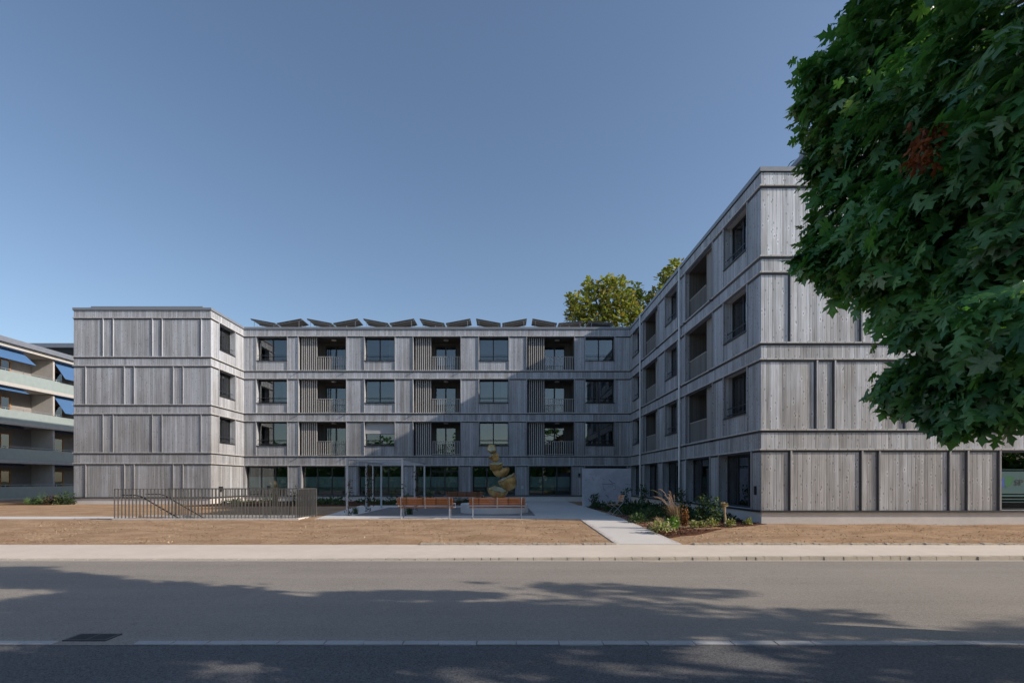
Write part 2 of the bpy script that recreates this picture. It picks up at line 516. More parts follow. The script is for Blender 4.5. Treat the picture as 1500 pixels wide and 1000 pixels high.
def leaves(name, pos, tip, nor, size, T, mat, parent=None, loc=None):
    """one mesh of many leaves; tip and nor are (N,3) direction arrays"""
    tv, tt = T
    N, m = len(pos), len(tv)
    Y = tip / np.linalg.norm(tip, axis=1, keepdims=True)
    X = np.cross(Y, nor); X /= np.linalg.norm(X, axis=1, keepdims=True) + 1e-9
    Z = np.cross(X, Y)
    zs = rng.uniform(.2, 1.8, N)[:, None, None]
    t = tv[None]
    v = pos[:, None, :] + size[:, None, None] * (t[..., 0:1] * X[:, None] + t[..., 1:2] * Y[:, None] + zs * t[..., 2:3] * Z[:, None])
    f = tt[None] + (np.arange(N) * m)[:, None, None]
    return fast_mesh(name, v.reshape(-1, 3), f.reshape(-1, 3), mat, parent, loc)

def unit(n):
    d = rng.normal(size=(n, 3)); return d / np.linalg.norm(d, axis=1, keepdims=True)

def blob_cloud(blobs, total, shell=.55):
    """points in a union of ellipsoids (cx,cy,cz,rx,ry,rz); returns positions and outward directions"""
    w = np.array([(b[3] * b[4] * b[5]) ** (2 / 3) for b in blobs]); w = w / w.sum()
    P, D = [], []
    for b, k in zip(blobs, (w * total).astype(int)):
        d = unit(k)
        r = shell + (1 - shell) * rng.random(k) ** .6
        r = np.where(rng.random(k) < .12, r * rng.random(k), r) * (1 + .10 * rng.normal(size=k))
        r = np.where(rng.random(k) < .03, r * rng.uniform(1.05, 1.35, k), r)
        P.append(np.array(b[:3]) + d * r[:, None] * np.array(b[3:6])); D.append(d)
    return np.concatenate(P), np.concatenate(D)

# ------------------------------------------------------------------ ground
YC, YL, YR = 37.95, 33.7, 18.6           # facade planes (distance from camera)
XL, XR = -18.12, 8.74
GZ = .27                                 # courtyard level

def hgt(y):
    t = min(max((y - 13.6) / 7.0, 0), 1)
    return .10 + (GZ - .10) * t

b = MB(); b.quad((-900, -300, -.03), (900, -300, -.03), (900, 1600, -.03), (-900, 1600, -.03))
struct(b.build('ground', M['far']))
b = MB(); b.quad((-160, 5.66, 0), (160, 5.66, 0), (160, 11.72, 0), (-160, 11.72, 0))
struct(b.build('road', M['road']))
b = MB(); b.quad((-160, -14, -.004), (160, -14, -.004), (160, 5.8, -.004), (-160, 5.8, -.004))
struct(b.build('road_shoulder', M['road2']))
# thin pale edge line beside the kerb
b = MB(); b.quad((-160, 11.57, .004), (160, 11.57, .004), (160, 11.66, .004), (-160, 11.66, .004))
struct(b.build('road_edge_line', M['sidewalk']))
# gutter course of stones
b = MB(); x = -60.0
while x < 60:
    w = random.uniform(.36, .5)
    y0 = 5.665 + random.uniform(-.006, .006); y1 = 5.79 + random.uniform(-.006, .006)
    s = random.uniform(-.012, .012)
    if x < -4.72 < x + w: w = -4.72 - x
    if not (-4.73 < x < -4.26):
        b.hexa([(x + .006, y0, -.02), (x + w - .006, y0, -.02), (x + w - .006 + s, y1, -.02), (x + .006 + s, y1, -.02),
                (x + .006, y0, .008), (x + w - .006, y0, .008), (x + w - .006 + s, y1, .009), (x + .006 + s, y1, .009)])
    x += w
struct(b.build('gutter_course', M['gutter']))

def kz(x):                               # kerb height falls to flush on the left
    t = min(max((x + 4.0) / 12.0, 0), 1)
    return .015 + .065 * t
# sidewalk
b = MB(); xs = [-160, -60, -30, -12] + [-8 + .5 * i for i in range(20)] + [6, 12, 20, 40, 160]
for a, c in zip(xs, xs[1:]):
    b.quad((a, 11.86, kz(a)), (c, 11.86, kz(c)), (c, 12.6, .07 + kz(c) * .3), (a, 12.6, .07 + kz(a) * .3))
    b.quad((a, 12.6, .07 + kz(a) * .3), (c, 12.6, .07 + kz(c) * .3), (c, 13.75, .10), (a, 13.75, .10))
struct(b.build('sidewalk', M['sidewalk']))
b = MB(); x = -60.0
while x < 60:
    w = random.uniform(.18, .42)
    j = random.uniform(-.012, .012)
    b.hexa([(x + .006, 11.71 + j, -.02), (x + w - .006, 11.71 + j, -.02), (x + w - .008, 11.87, -.02), (x + .008, 11.87, -.02),
            (x + .008, 11.725 + j, kz(x) + .004 + j * .4), (x + w - .008, 11.725 + j, kz(x + w) + .004 + j * .4), (x + w - .008, 11.87, kz(x + w) + .006), (x + .008, 11.87, kz(x) + .006)])
    x += w
struct(b.build('kerb', M['kerb']))
# rough stone edging between walk and lawn (right of the driveway)
b = MB()
for xa, xb in ((-2.1, 2.75), (4.75, 30)):
    x = xa
    while x < xb:
        w = random.uniform(.07, .16)
        h = random.uniform(.115, .15)
        b.box(x, x + w * .9, 13.66 + random.uniform(-.02, .02), 13.78, .05, h)
        x += w
struct(b.build('lawn_edging', M['kerb']))

# lawn: one sheet with the stairwell cut out
HX0, HX1, HY0, HY1 = -13.6, -7.75, 20.32, 21.85
xs = sorted(set([-140, -90, -60, -45, 60, 90, 140] + list(np.arange(-40, 41, .5)) + [HX0, HX1]))
xs = [x for x in xs if not any(0 < abs(x - h) < .1 for h in (HX0, HX1))]
ys = sorted(set(list(np.arange(13.75, 24, .25)) + [26, 28, 30, 34, 40, 50, 70, 100, 150] + [HY0, HY1]))
ys = [y for y in ys if not any(0 < abs(y - h) < .06 for h in (HY0, HY1))]
b = MB(); idx = {}
for j, y in enumerate(ys):
    for i, x in enumerate(xs):
        z = hgt(y)
        if 14 < y < 19.9 and abs(x) < 40 and not (2.2 < x < 5.2):
            z += .018 * math.sin(x * 1.7 + y * .9) + .014 * math.sin(x * .6 - y * 2.3) + random.uniform(-.008, .008)
        idx[i, j] = len(b.v); b.v.append((x, y, z))
for j in range(len(ys) - 1):
    for i in range(len(xs) - 1):
        cx, cy = (xs[i] + xs[i + 1]) / 2, (ys[j] + ys[j + 1]) / 2
        if HX0 < cx < HX1 and HY0 < cy < HY1: continue
        b.f.append((idx[i, j], idx[i + 1, j], idx[i + 1, j + 1], idx[i, j + 1]))
struct(b.build('lawn', M['lawn']))

def sheet(name, poly, mat, dz=.012, z=None):
    b = MB()
    top = [(x, y, (hgt(y) if z is None else z) + dz) for x, y in poly]
    bot = [(x, y, h - .1) for x, y, h in top]
    n = len(poly)
    b.v = top + bot
    b.f = [tuple(range(n))] + [(i, i + n, (i + 1) % n + n, (i + 1) % n) for i in range(n)]
    return struct(b.build(name, mat))
sheet('garden_path', [(-60, 20.45), (-14.6, 20.45), (-14.6, 21.75), (-60, 21.95)], M['paving'], .014)
# courtyard paving, with the path that runs down to the sidewalk
sheet('courtyard_paving', [(-7.1, 20.4), (4.45, 20.4), (4.45, 31.5), (-8.3, 31.5)], M['paving'], .018)
sheet('paved_apron', [(1.0, 31.5), (4.3, 31.5), (4.3, YC), (1.0, YC)], M['paving'], .016)
b = MB()
for ya, yb in ((13.72, 16.3), (16.306, 18.6), (18.606, 20.4)):
    b.hexa([(2.80, ya, -.1), (4.45, ya, -.1), (4.45, yb, -.1), (2.80, yb, -.1),
            (2.80, ya, hgt(ya) + .02), (4.45, ya, hgt(ya) + .02), (4.45, yb, hgt(yb) + .02), (2.80, yb, hgt(yb) + .02)])
struct(b.build('entrance_path', M['paving']))
sheet('gravel_square', [(-6.15, 22.3), (1.25, 22.3), (1.25, 29.0), (-6.15, 29.0)], M['gravel'], .024)
sheet('planting_bed', [(4.47, 14.9), (5.6, 15.9), (7.0, 17.2), (8.2, 18.15), (8.9, 18.5), (XR - .02, 18.62), (XR - .02, 30.2), (4.47, 30.2)], M['mulch'], .03)
sheet('rear_bed', [(-17.9, 30.6), (-8.4, 30.9), (-8.4, 31.55), (.9, 31.55), (.9, 37.9), (-17.9, 37.9)], M['mulch'], .03)

# storm drain grate
b = MB()
gx0, gx1, gy0, gy1 = -4.70, -4.24, 5.80, 6.06
b.box(gx0, gx0 + .03, gy0, gy1, -.03, .010); b.box(gx1 - .03, gx1, gy0, gy1, -.03, .010)
b.box(gx0 + .03, gx1 - .03, gy0, gy0 + .025, -.03, .010); b.box(gx0 + .03, gx1 - .03, gy1 - .025, gy1, -.03, .010)
b.box(gx0 + .03, gx1 - .03, gy0 + .02, gy1 - .02, .001, .002)
for i in range(7):
    y = gy0 + .032 + i * .030
    b.box(gx0 + .03, gx1 - .03, y, y + .015, -.03, .009)
b.box((gx0 + gx1) / 2 - .012, (gx0 + gx1) / 2 + .012, gy0 + .025, gy1 - .025, .002, .0095)
tag(b.build('drain_grate', M['dark']), 'dark cast iron drain grate in the road beside the pale gutter stones', 'drain grate')
b = MB(); b.box(2.9, 3.75, 11.40, 11.49, 0.001, .008)
for i in range(7): b.box(2.95 + i * .11, 3.02 + i * .11, 11.42, 11.47, .008, .012)
tag(b.build('gully_grate', M['kerb']), 'small worn gully grate lying along the far kerb', 'drain grate')

# ------------------------------------------------------------------ apartment building
ROOF, CAPB = 12.37, 12.22
LEDGE = [11.77, 9.374, 8.826, 6.43, 5.87, 3.467, 2.80]
BASE = .67
bld = thing('apartment_building', 'grey weathered timber clad apartment building wrapped in a U around the paved courtyard', 'apartment building', (-5, 30, GZ))

class Front:                              # plane facing the camera
    def __init__(s, Y, x0, x1): s.Y = Y; s.a = x0; s.b = x1
    def P(s, u, d, z): return (u, s.Y - d, z)
class SideR:                              # plane facing -x; u is distance
    def __init__(s, X, a, b): s.X = X; s.a = a; s.b = b
    def P(s, u, d, z): return (s.X - d, u, z)
class SideL:                              # plane facing +x
    def __init__(s, X, a, b): s.X = X; s.a = a; s.b = b
    def P(s, u, d, z): return (s.X + d, u, z)

def fbox(mb, F, u0, u1, d0, d1, z0, z1):
    p, q = F.P(u0, d0, z0), F.P(u1, d1, z1)
    return mb.box(p[0], q[0], p[1], q[1], p[2], q[2])

REC = .32
def wall(F, openings, ribs, name='wall', mat='wood'):
    """openings: (u0,u1,z0,z1,depth)"""
    mb = MB()
    us = sorted(set([F.a, F.b] + [o[0] for o in openings] + [o[1] for o in openings]))
    zs = sorted(set([BASE, ROOF - .05] + [o[2] for o in openings] + [o[3] for o in openings]))
    for i in range(len(us) - 1):
        for j in range(len(zs) - 1):
            cu, cz = (us[i] + us[i + 1]) / 2, (zs[j] + zs[j + 1]) / 2
            if any(o[0] < cu < o[1] and o[2] < cz < o[3] for o in openings): continue
            mb.quad(F.P(us[i], 0, zs[j]), F.P(us[i + 1], 0, zs[j]), F.P(us[i + 1], 0, zs[j + 1]), F.P(us[i], 0, zs[j + 1]))
    for u0, u1, z0, z1, d in openings:
        for ua, ub, za, zb in ((u0, u0, z0, z1), (u1, u1, z0, z1)):
            mb.quad(F.P(ua, 0, za), F.P(ua, -d, za), F.P(ua, -d, zb), F.P(ua, 0, zb))
        for z in (z0, z1):
            mb.quad(F.P(u0, 0, z), F.P(u1, 0, z), F.P(u1, -d, z), F.P(u0, -d, z))
    for (u, z0, z1) in ribs:
        fbox(mb, F, u - .028, u + .028, -.02, .050, z0, z1)
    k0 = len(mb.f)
    if isinstance(F, Front):                       # dark strip left of each rib, deepens its cast shadow by colour
        shade_w = .075 if F is not FC else .03
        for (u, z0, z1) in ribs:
            fbox(mb, F, u - .028 - shade_w, u - .0285, -.015, .004, z0 + .01, z1 - .01)
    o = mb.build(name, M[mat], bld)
    o.data.materials.append(M['rib_shade'])
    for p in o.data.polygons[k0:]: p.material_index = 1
    return o

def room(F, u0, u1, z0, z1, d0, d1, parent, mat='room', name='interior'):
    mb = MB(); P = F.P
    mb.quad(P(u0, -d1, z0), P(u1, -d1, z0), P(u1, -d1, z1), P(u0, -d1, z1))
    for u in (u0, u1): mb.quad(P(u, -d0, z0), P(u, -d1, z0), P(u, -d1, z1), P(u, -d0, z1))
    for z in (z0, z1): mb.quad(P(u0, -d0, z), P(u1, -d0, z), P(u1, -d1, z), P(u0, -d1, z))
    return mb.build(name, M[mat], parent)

def window(F, u0, u1, z0, z1, split=(.5,), rail=True, sill=True, glass='glass', film=False, rec=REC, rd=2.6, fw=.055):
    """window (frame) > pane, window_sill, guard_rail, film, interior"""
    mb = MB(); d0, d1 = -rec + .005, -rec - .06
    e = .004
    fbox(mb, F, u0 + e, u0 + fw, d0, d1, z0 + e, z1 - e); fbox(mb, F, u1 - fw, u1 - e, d0, d1, z0 + e, z1 - e)
    fbox(mb, F, u0 + fw, u1 - fw, d0, d1, z0 + e, z0 + fw + .02); fbox(mb, F, u0 + fw, u1 - fw, d0, d1, z1 - fw - .03, z1 - e)
    edges = [u0 + fw] + [u0 + (u1 - u0) * s for s in split] + [u1 - fw]
    for s in split:
        um = u0 + (u1 - u0) * s
        fbox(mb, F, um - .04, um + .04, d0 + .005, d1, z0 + fw + .02, z1 - fw - .03)
    w = mb.build('window', M['frame'], bld)
    for a, c in zip(edges, edges[1:]):
        p = MB(); fbox(p, F, a, c, -rec - .03, -rec - .038, z0 + fw + .01, z1 - fw - .02); p.build('pane', M[glass], w)
        if film:
            f = MB(); fbox(f, F, a + .04, c - .04, -rec - .043, -rec - .047, z0 + .55, z0 + 1.29)
            for k in range(4): fbox(f, F, a + .04, c - .04, -rec - .043, -rec - .047, z0 + .50 - k * .055 - .028, z0 + .50 - k * .055)
            f.build('frosted_film', M['film'], w)
    if sill:
        s = MB(); fbox(s, F, u0 - .03, u1 + .03, .055, -rec, z0 - .035, z0 + .008); s.build('window_sill', M['sill'], w)
    if rail:
        r = MB()
        for zz in (.36, .10): fbox(r, F, u0 + .01, u1 - .01, -.10, -.125, z0 + zz, z0 + zz + .03)
        r.build('guard_rail', M['sill'], w)
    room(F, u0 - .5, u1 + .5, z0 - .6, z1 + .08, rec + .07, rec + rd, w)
    return w

def loggia(F, u0, u1, z0, z1, slats, rail, door, glass='glass'):
    """loggia (recess lining) > slat_screen, railing, glass_door, ceiling_lamp"""
    D = 1.75; P = F.P; mb = MB(); r0 = .16
    # lining behind the wall's own 0.16 reveal
    mb.quad(P(u0, -r0, z0), P(u0, -D, z0), P(u0, -D, z1), P(u0, -r0, z1))
    mb.quad(P(u1, -r0, z0), P(u1, -D, z0), P(u1, -D, z1), P(u1, -r0, z1))
    mb.quad(P(u0, -r0, z1), P(u1, -r0, z1), P(u1, -D, z1), P(u0, -D, z1))
    mb.quad(P(u0, -r0, z0), P(u1, -r0, z0), P(u1, -D, z0), P(u0, -D, z0))
    a, c = door; zt = z0 + 2.12
    mb.quad(P(u0, -D, z0), P(a, -D, z0), P(a, -D, z1), P(u0, -D, z1))
    mb.quad(P(c, -D, z0), P(u1, -D, z0), P(u1, -D, z1), P(c, -D, z1))
    mb.quad(P(a, -D, zt), P(c, -D, zt), P(c, -D, z1), P(a, -D, z1))
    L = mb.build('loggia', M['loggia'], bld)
    fr = MB(); m = (a + c) / 2
    fbox(fr, F, a, a + .07, -D + .03, -D - .05, z0, zt); fbox(fr, F, c - .07, c, -D + .03, -D - .05, z0, zt)
    fbox(fr, F, m - .05, m + .05, -D + .03, -D - .05, z0, zt - .08); fbox(fr, F, a + .07, c - .07, -D + .03, -D - .05, zt - .08, zt)
    fr.build('door_frame', M['frame'], L)
    gl = MB(); fbox(gl, F, a + .07, c - .07, -D - .01, -D - .018, z0 + .05, zt - .08); gl.build('glass_door', M[glass], L)
    room(F, a - .3, c + .3, z0 - .02, z1 + .05, D + .06, D + 2.6, L)
    lp = MB(); um = (rail[0] * .55 + rail[1] * .45); c0 = P(um, -.85, z1 - .05)
    n = 16
    ring = [(c0[0] + .17 * math.cos(2 * math.pi * k / n), c0[1] + .17 * math.sin(2 * math.pi * k / n)) for k in range(n)]
    lp.v = [(x, y, z1 - .06) for x, y in ring] + [(x, y, z1 - .004) for x, y in ring]
    lp.f = [tuple(range(n))] + [(k, (k + 1) % n, (k + 1) % n + n, k + n) for k in range(n)]
    lp.build('ceiling_lamp', M['lamp'], L)
    sm = MB(); s0, s1 = slats; n = 8; pit = (s1 - s0) / n
    for k in range(n):
        fbox(sm, F, s0 + pit * k + .035, s0 + pit * k + .100, -.19, -.25, z0 + .01, z1 - .01)
    for zz in (z0 + .03, z1 - .06): fbox(sm, F, s0, s1, -.252, -.275, zz, zz + .03)
    sm.build('slat_screen', M['slat'], L)
    rm = MB(); r0_, r1_ = rail; n = int((r1_ - r0_) / .15); pit = (r1_ - r0_) / n
    for k in range(n):
        thin = isinstance(F, SideR)
        fbox(rm, F, r0_ + pit * k + .03, r0_ + pit * k + (.055 if thin else .078), -.19, -.21 if thin else -.23, z0 + .04, z0 + .97)
    fbox(rm, F, r0_, r1_, -.17, -.245, z0 + .97, z0 + 1.0)
    fbox(rm, F, r0_, r1_, -.232, -.25, z0 + .06, z0 + .10)
    rm.build('railing', M['slat'], L)
    for u in (u0 + .02, u1 - .02):
        sp = MB(); fbox(sp, F, u - .025, u + .025, .15, 0, z0 - .13, z0 - .085)
        sp.build('drain_spout', M['dark'], L)
    return L

storeys = [(LEDGE[1], LEDGE[0]), (LEDGE[3], LEDGE[2]), (LEDGE[5], LEDGE[4])]
def zwin(k): return storeys[k][1] - 1.72, storeys[k][1] - .07
def zlog(k): return storeys[k][0] + .0, storeys[k][1] - .07
GW = (BASE + .03, LEDGE[6] - .07)

# centre facade
FC = Front(YC, XL, XR)
CUR = []
cw = [(-17.22, -15.10), (-9.72, -7.63), (-1.76, .28), (5.62, 7.64)]
cl = [(-14.30, -11.0), (-6.33, -3.05), (1.57, 4.84)]
cg = [(-18.02, -15.06), (-14.1, -11.07), (-10.16, -7.12), (-6.17, -3.18), (-2.23, .74), (1.7, 4.65), (5.6, 8.5)]
op, rb = [], []
for k in range(3):
    za, zb = storeys[k][0] + .0, storeys[k][1] - .07
    for a, c in cw:
        z0, z1 = zwin(k); op.append((a, c, z0, z1, REC))
        rb += [(a - .028, za, zb), (c + .028, za, zb)]
    for a, c in cl:
        z0, z1 = zlog(k); op.append((a, c, z0, z1, .16))
        rb += [(a - .028, za, zb), (c + .028, za, zb)]
for a, c in cg:
    op.append((a, c, GW[0], GW[1], REC)); rb += [(max(a - .028, XL + .03), BASE, GW[1]), (c + .028, BASE, GW[1])]
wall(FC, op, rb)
for k in range(3):
    for i, (a, c) in enumerate(cw):
        z0, z1 = zwin(k)
        w = window(FC, a, c, z0, z1, (.48,))
        if (k, i) in ((0, 1), (1, 2), (2, 2), (0, 3), (1, 0)): CUR.append((FC, c - .5 if (k + i) % 2 else a + .07, c - .07 if (k + i) % 2 else a + .5, z0 + .05, z1 - .05, w))
        if k == 2 and i == 1:
            bl = MB(); n = 14; zt = z1 - .01
            for q in range(n):
                zz = zt - .055 * (q + 1)
                fbox(bl, FC, a + .03, c - .03, -.19, -.205 - .006 * (q % 2), zz, zz + .053)
            fbox(bl, FC, a + .02, c - .02, -.18, -.22, zt - .055 * n - .035, zt - .055 * n)
            bl.build('roller_blind', M['blind'], w)
    for a, c in cl:
        z0, z1 = zlog(k)
        loggia(FC, a, c, z0, z1, (a + .1, a + 1.25), (a + 1.28, c - .01), (a + 1.3, c - .45))
for a, c in cg:
    window(FC, a, c, GW[0], GW[1], (.333, .667), False, False, 'glass_low', True, rd=4.0)

# left wing: front and courtyard side
FL = Front(YL, -26.58, XL)
patA = [-24.75, -24.13, -21.71, -21.11, -18.70]; patB = [-25.83, -23.44, -22.83, -20.42, -19.82]
rb = []
for k, pat in ((0, patA), (1, patB), (2, patA)):
    rb += [(u, storeys[k][0], storeys[k][1] - .07) for u in pat]
rb += [(u, BASE + .02, GW[1]) for u in patB]
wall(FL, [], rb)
SL = SideL(XL, YL, YC)
op, rb = [], []
for k in range(3):
    z0, z1 = zwin(k); op.append((34.64, 36.69, z0, z1, REC))
    za, zb = storeys[k][0], storeys[k][1] - .07
    rb += [(34.61, za, zb), (36.72, za, zb)]
wall(SL, op, rb)
def curtain(F, u0, u1, z0, z1, parent, d=.48):
    """hanging curtain with soft folds just inside the glass"""
    mb = MB(); n = int((u1 - u0) / .03)
    for q in range(n + 1):
        u = u0 + (u1 - u0) * q / n; dd = -d - .025 * math.sin(q * 1.5) - .01 * math.sin(q * .37)
        for off in (0, -.004):
            mb.v += [F.P(u, dd + off, z0), F.P(u, dd + off, z1)]
    for q in range(n):
        a = 4 * q
        mb.f += [(a, a + 4, a + 5, a + 1), (a + 2, a + 3, a + 7, a + 6)]
    mb.build('curtain', M['curtain'], parent, smooth=True)
for q_ in CUR: curtain(*q_)
for k in range(3):
    z0, z1 = zwin(k); w = window(SL, 34.64, 36.69, z0, z1, (.5,)); curtain(SL, 34.7, 35.5, z0 + .05, z1 - .05, w)

# right wing: courtyard side and front
SR = SideR(XR, YR, YC)
sw = [(19.64, 21.71), (27.54, 29.64), (35.1, 37.15)]
slg = [(22.9, 26.3), (31.02, 34.36)]
sg = [(19.3, 22.2), (23.2, 26.2), (27.1, 30.1), (31.0, 34.0), (35.0, 37.6)]
op, rb = [], []
for k in range(3):
    za, zb = storeys[k][0] + .0, storeys[k][1] - .07
    for a, c in sw:
        z0, z1 = zwin(k); op.append((a, c, z0, z1, REC)); rb += [(a - .028, za, zb), (c + .028, za, zb)]
    for a, c in slg:
        z0, z1 = zlog(k); op.append((a, c, z0, z1, .16)); rb += [(a - .028, za, zb), (c + .028, za, zb)]
for a, c in sg:
    op.append((a, c, GW[0], GW[1], REC)); rb += [(a - .028, BASE, GW[1]), (c + .028, BASE, GW[1])]
wall(SR, op, rb)
for k in range(3):
    for a, c in sw:
        z0, z1 = zwin(k); window(SR, a, c, z0, z1, (.52,))
    for a, c in slg:
        z0, z1 = zlog(k)
        loggia(SR, a, c, z0, z1, (a + .1, a + 1.25), (a + 1.28, c - .01), (a + 1.3, c - .45))
for a, c in sg:
    window(SR, a, c, GW[0], GW[1], (.333, .667), False, False, 'glass_side', True, rd=3.2)

XE = 25.0
FR = Front(YR, XR, XE)
pA = [9.75, 12.17, 12.76, 15.16, 15.77, 18.16, 18.77, 21.2, 21.8]; pB = [10.63, 11.25, 13.66, 14.27, 16.66, 17.27, 19.66, 20.3]
rb = []
for k, pat in ((0, pB), (1, pA), (2, pB)):
    rb += [(u, storeys[k][0], storeys[k][1] - .07) for u in pat]
rb += [(u, BASE + .02, GW[1]) for u in [9.75, 12.17, 12.76, 15.16, 15.77, 16.86, 19.94, 21.8]]
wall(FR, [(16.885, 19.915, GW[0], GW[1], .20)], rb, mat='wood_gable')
w = window(FR, 16.885, 19.915, GW[0], GW[1], (.5,), False, False, 'glass_shop', False, rec=.20, rd=5.0, fw=.035)
# printed film on the shop window: leaf emblem, lettering, stripes
s = MB(); fbox(s, FR, 16.93, 18.38, -.180, -.183, 1.26, 2.02)
for z, h in ((1.16, .06), (1.06, .035), (.965, .02), (2.05, .012), (2.09, .012)): fbox(s, FR, 16.93, 18.38, -.180, -.183, z, z + h)
s.build('frosted_film', film_mat('teal_film', (.13, .21, .21), .9), w)
def fplate(pts, d0, d1):
    mb = MB(); n = len(pts)
    mb.v = [FR.P(u, d0, z) for u, z in pts] + [FR.P(u, d1, z) for u, z in pts]
    mb.f = [tuple(range(n)), tuple(range(n, 2 * n))[::-1]] + [(i, (i + 1) % n, (i + 1) % n + n, i + n) for i in range(n)]
    return mb
fplate([(16.95, 1.50), (16.96, 1.60), (17.00, 1.69), (17.06, 1.76), (17.14, 1.80), (17.20, 1.81), (17.19, 1.70), (17.19, 1.60), (17.20, 1.50), (17.12, 1.47), (17.04, 1.44), (16.97, 1.41)], -.176, -.172).build('emblem', M['blue'], w)
fplate([(17.205, 1.80), (17.26, 1.84), (17.36, 1.855), (17.46, 1.84), (17.50, 1.80), (17.48, 1.70), (17.43, 1.60), (17.36, 1.53), (17.28, 1.50), (17.21, 1.50), (17.195, 1.60), (17.195, 1.70)], -.176, -.172).build('emblem', M['green'], w)
fc_ = bpy.data.curves.new('lettering', 'FONT'); fc_.body = 'SP'; fc_.size = .27; fc_.extrude = .001; fc_.offset = .004
to = bpy.data.objects.new('lettering_source', fc_); COL.objects.link(to)
bpy.context.view_layer.update()
me = bpy.data.meshes.new_from_object(to.evaluated_get(bpy.context.evaluated_depsgraph_get()))
bpy.data.objects.remove(to)
tm = MB()
for v in me.vertices: tm.v.append((17.54 + v.co.x * 1.15, YR + .172 - v.co.z, 1.56 + v.co.y))
tm.f = [tuple(p.vertices) for p in me.polygons]
tm.build('lettering', M['black'], w)

# closing walls, roofs, attic
b = MB()
b.quad((-26.58, YL, BASE), (-26.58, 52, BASE), (-26.58, 52, ROOF - .05), (-26.58, YL, ROOF - .05))
b.quad((XE, YR, BASE), (XE, 52, BASE), (XE, 52, ROOF - .05), (XE, YR, ROOF - .05))
b.quad((-26.58, 52, BASE), (XE, 52, BASE), (XE, 52, ROOF - .05), (-26.58, 52, ROOF - .05))
b.build('rear_wall', M['wood'], bld)
b = MB()
b.quad((-26.5, YL + .1, 12.25), (XL - .1, YL + .1, 12.25), (XL - .1, 51.9, 12.25), (-26.5, 51.9, 12.25))
b.quad((XL - .1, YC + .1, 12.25), (XR + .1, YC + .1, 12.25), (XR + .1, 51.9, 12.25), (XL - .1, 51.9, 12.25))
b.quad((XR + .1, YR + .1, 12.25), (XE, YR + .1, 12.25), (XE, 51.9, 12.25), (XR + .1, 51.9, 12.25))
b.build('roof', M['gravel'], bld)
AX0, AY0, AZ = 12.87, 21.5, 15.72
b = MB(); b.box(AX0, 22.5, AY0, 50, 12.2, AZ - .2); b.build('attic_wall', M['wood'], bld)
b = MB(); b.box(AX0 - .12, 22.6, AY0 - .12, 50.1, AZ - .2, AZ); b.build('attic_roof', M['cap'], bld)

def edge_run(z0, z1, out, inn, name, mat):
    """strip that follows the U: left front, left side, centre, right side, right front"""
    path = [(-26.58, YL), (XL, YL), (XL, YC), (XR, YC), (XR, YR), (XE, YR)]
    def off(d):
        return [(-26.58 - d, YL - d), (XL + d, YL - d), (XL + d, YC - d), (XR - d, YC - d), (XR - d, YR - d), (XE, YR - d)]
    o, i = off(out), off(-inn)
    i[0] = (-26.58 - out, YL + inn)
    mb = MB()
    for k in range(5):
        a, b_, c, d = o[k], o[k + 1], i[k + 1], i[k]
        n = len(mb.v)
        mb.v += [(a[0], a[1], z0), (b_[0], b_[1], z0), (c[0], c[1], z0), (d[0], d[1], z0), (a[0], a[1], z1), (b_[0], b_[1], z1), (c[0], c[1], z1), (d[0], d[1], z1)]
        mb.f += [(n, n + 3, n + 2, n + 1), (n + 4, n + 5, n + 6, n + 7), (n, n + 1, n + 5, n + 4), (n + 2, n + 3, n + 7, n + 6)]
        if k == 0: mb.f.append((n + 3, n, n + 4, n + 7))
        if k == 4: mb.f.append((n + 1, n + 2, n + 6, n + 5))
    return mb.build(name, mat, bld)
edge_run(CAPB, ROOF, .05, .35, 'roof_edge', M['cap'])
edge_run(CAPB - .03, CAPB - .001, .025, .004, 'shadow_gap', M['dark'])
for z in LEDGE:
    edge_run(z - .052, z - .005, .062, -.002, 'ledge', M['batten'])
    edge_run(z - .125, z - .0525, .015, -.002, 'ledge_drip', M['sill'])
edge_run(BASE - .035, BASE + .03, .05, .002, 'base_flashing', M['sill'])
edge_run(.0, BASE - .036, -.02, .25, 'plinth', M['plinth'])
# raised upstands on the wing roofs, set back from the edge
b = MB(); b.box(-25.9, -18.9, YL + .5, YL + 8, 12.26, 12.62); b.build('roof_upstand', M['cap'], bld)
b = MB(); b.box(9.05, 24.5, YR + .45, YR + 2.2, 12.26, 12.50); b.build('roof_upstand', M['cap'], bld)
# snow guard posts on the parapet
b = MB()
for x in np.arange(-17.2, 8, 3.1): b.bar((x, YC + .1, ROOF), (x, YC + .1, ROOF + .14), .03)
b.build('lightning_wire', M['steel'], bld)
# downpipes
for y in (26.97, 34.75):
    b = MB(); b.tube([(XR - .11, y, .9), (XR - .11, y, 12.25)], .05, 10)
    b.tube([(XR - .11, y, .1), (XR - .11, y, .92)], .062, 10)
    for z in (2.6, 5.6, 8.6, 11.5): b.bar((XR, y, z), (XR - .12, y, z), .03, .04)
    b.build('downpipe', M['pipe'], bld, smooth=False)
b = MB(); b.tube([(-10.0 + .9, YC - .2, .3), (-9.1, YC - .2, 2.75)], .035, 8); b.build('downpipe', M['pipe'], bld)
# small fittings on the walls
b = MB(); b.box(XR - .06, XR, 18.93, 19.02, 1.22, 1.52); b.build('wall_reader', M['dark'], bld)
b = MB(); b.box(5.12, 5.24, YC - .16, YC, 2.05, 2.22); b.box(5.15, 5.21, YC - .1, YC, 1.95, 2.05); b.build('wall_lamp', M['dark'], bld)
b = MB(); b.box(1.15, 1.32, YC - .03, YC, 1.15, 1.35); b.build('wall_plate', M['steel'], bld)
b = MB(); b.box(XL, XL + .12, 34.6, 34.95, 1.05, 1.35); b.build('meter_box', M['dark'], bld)

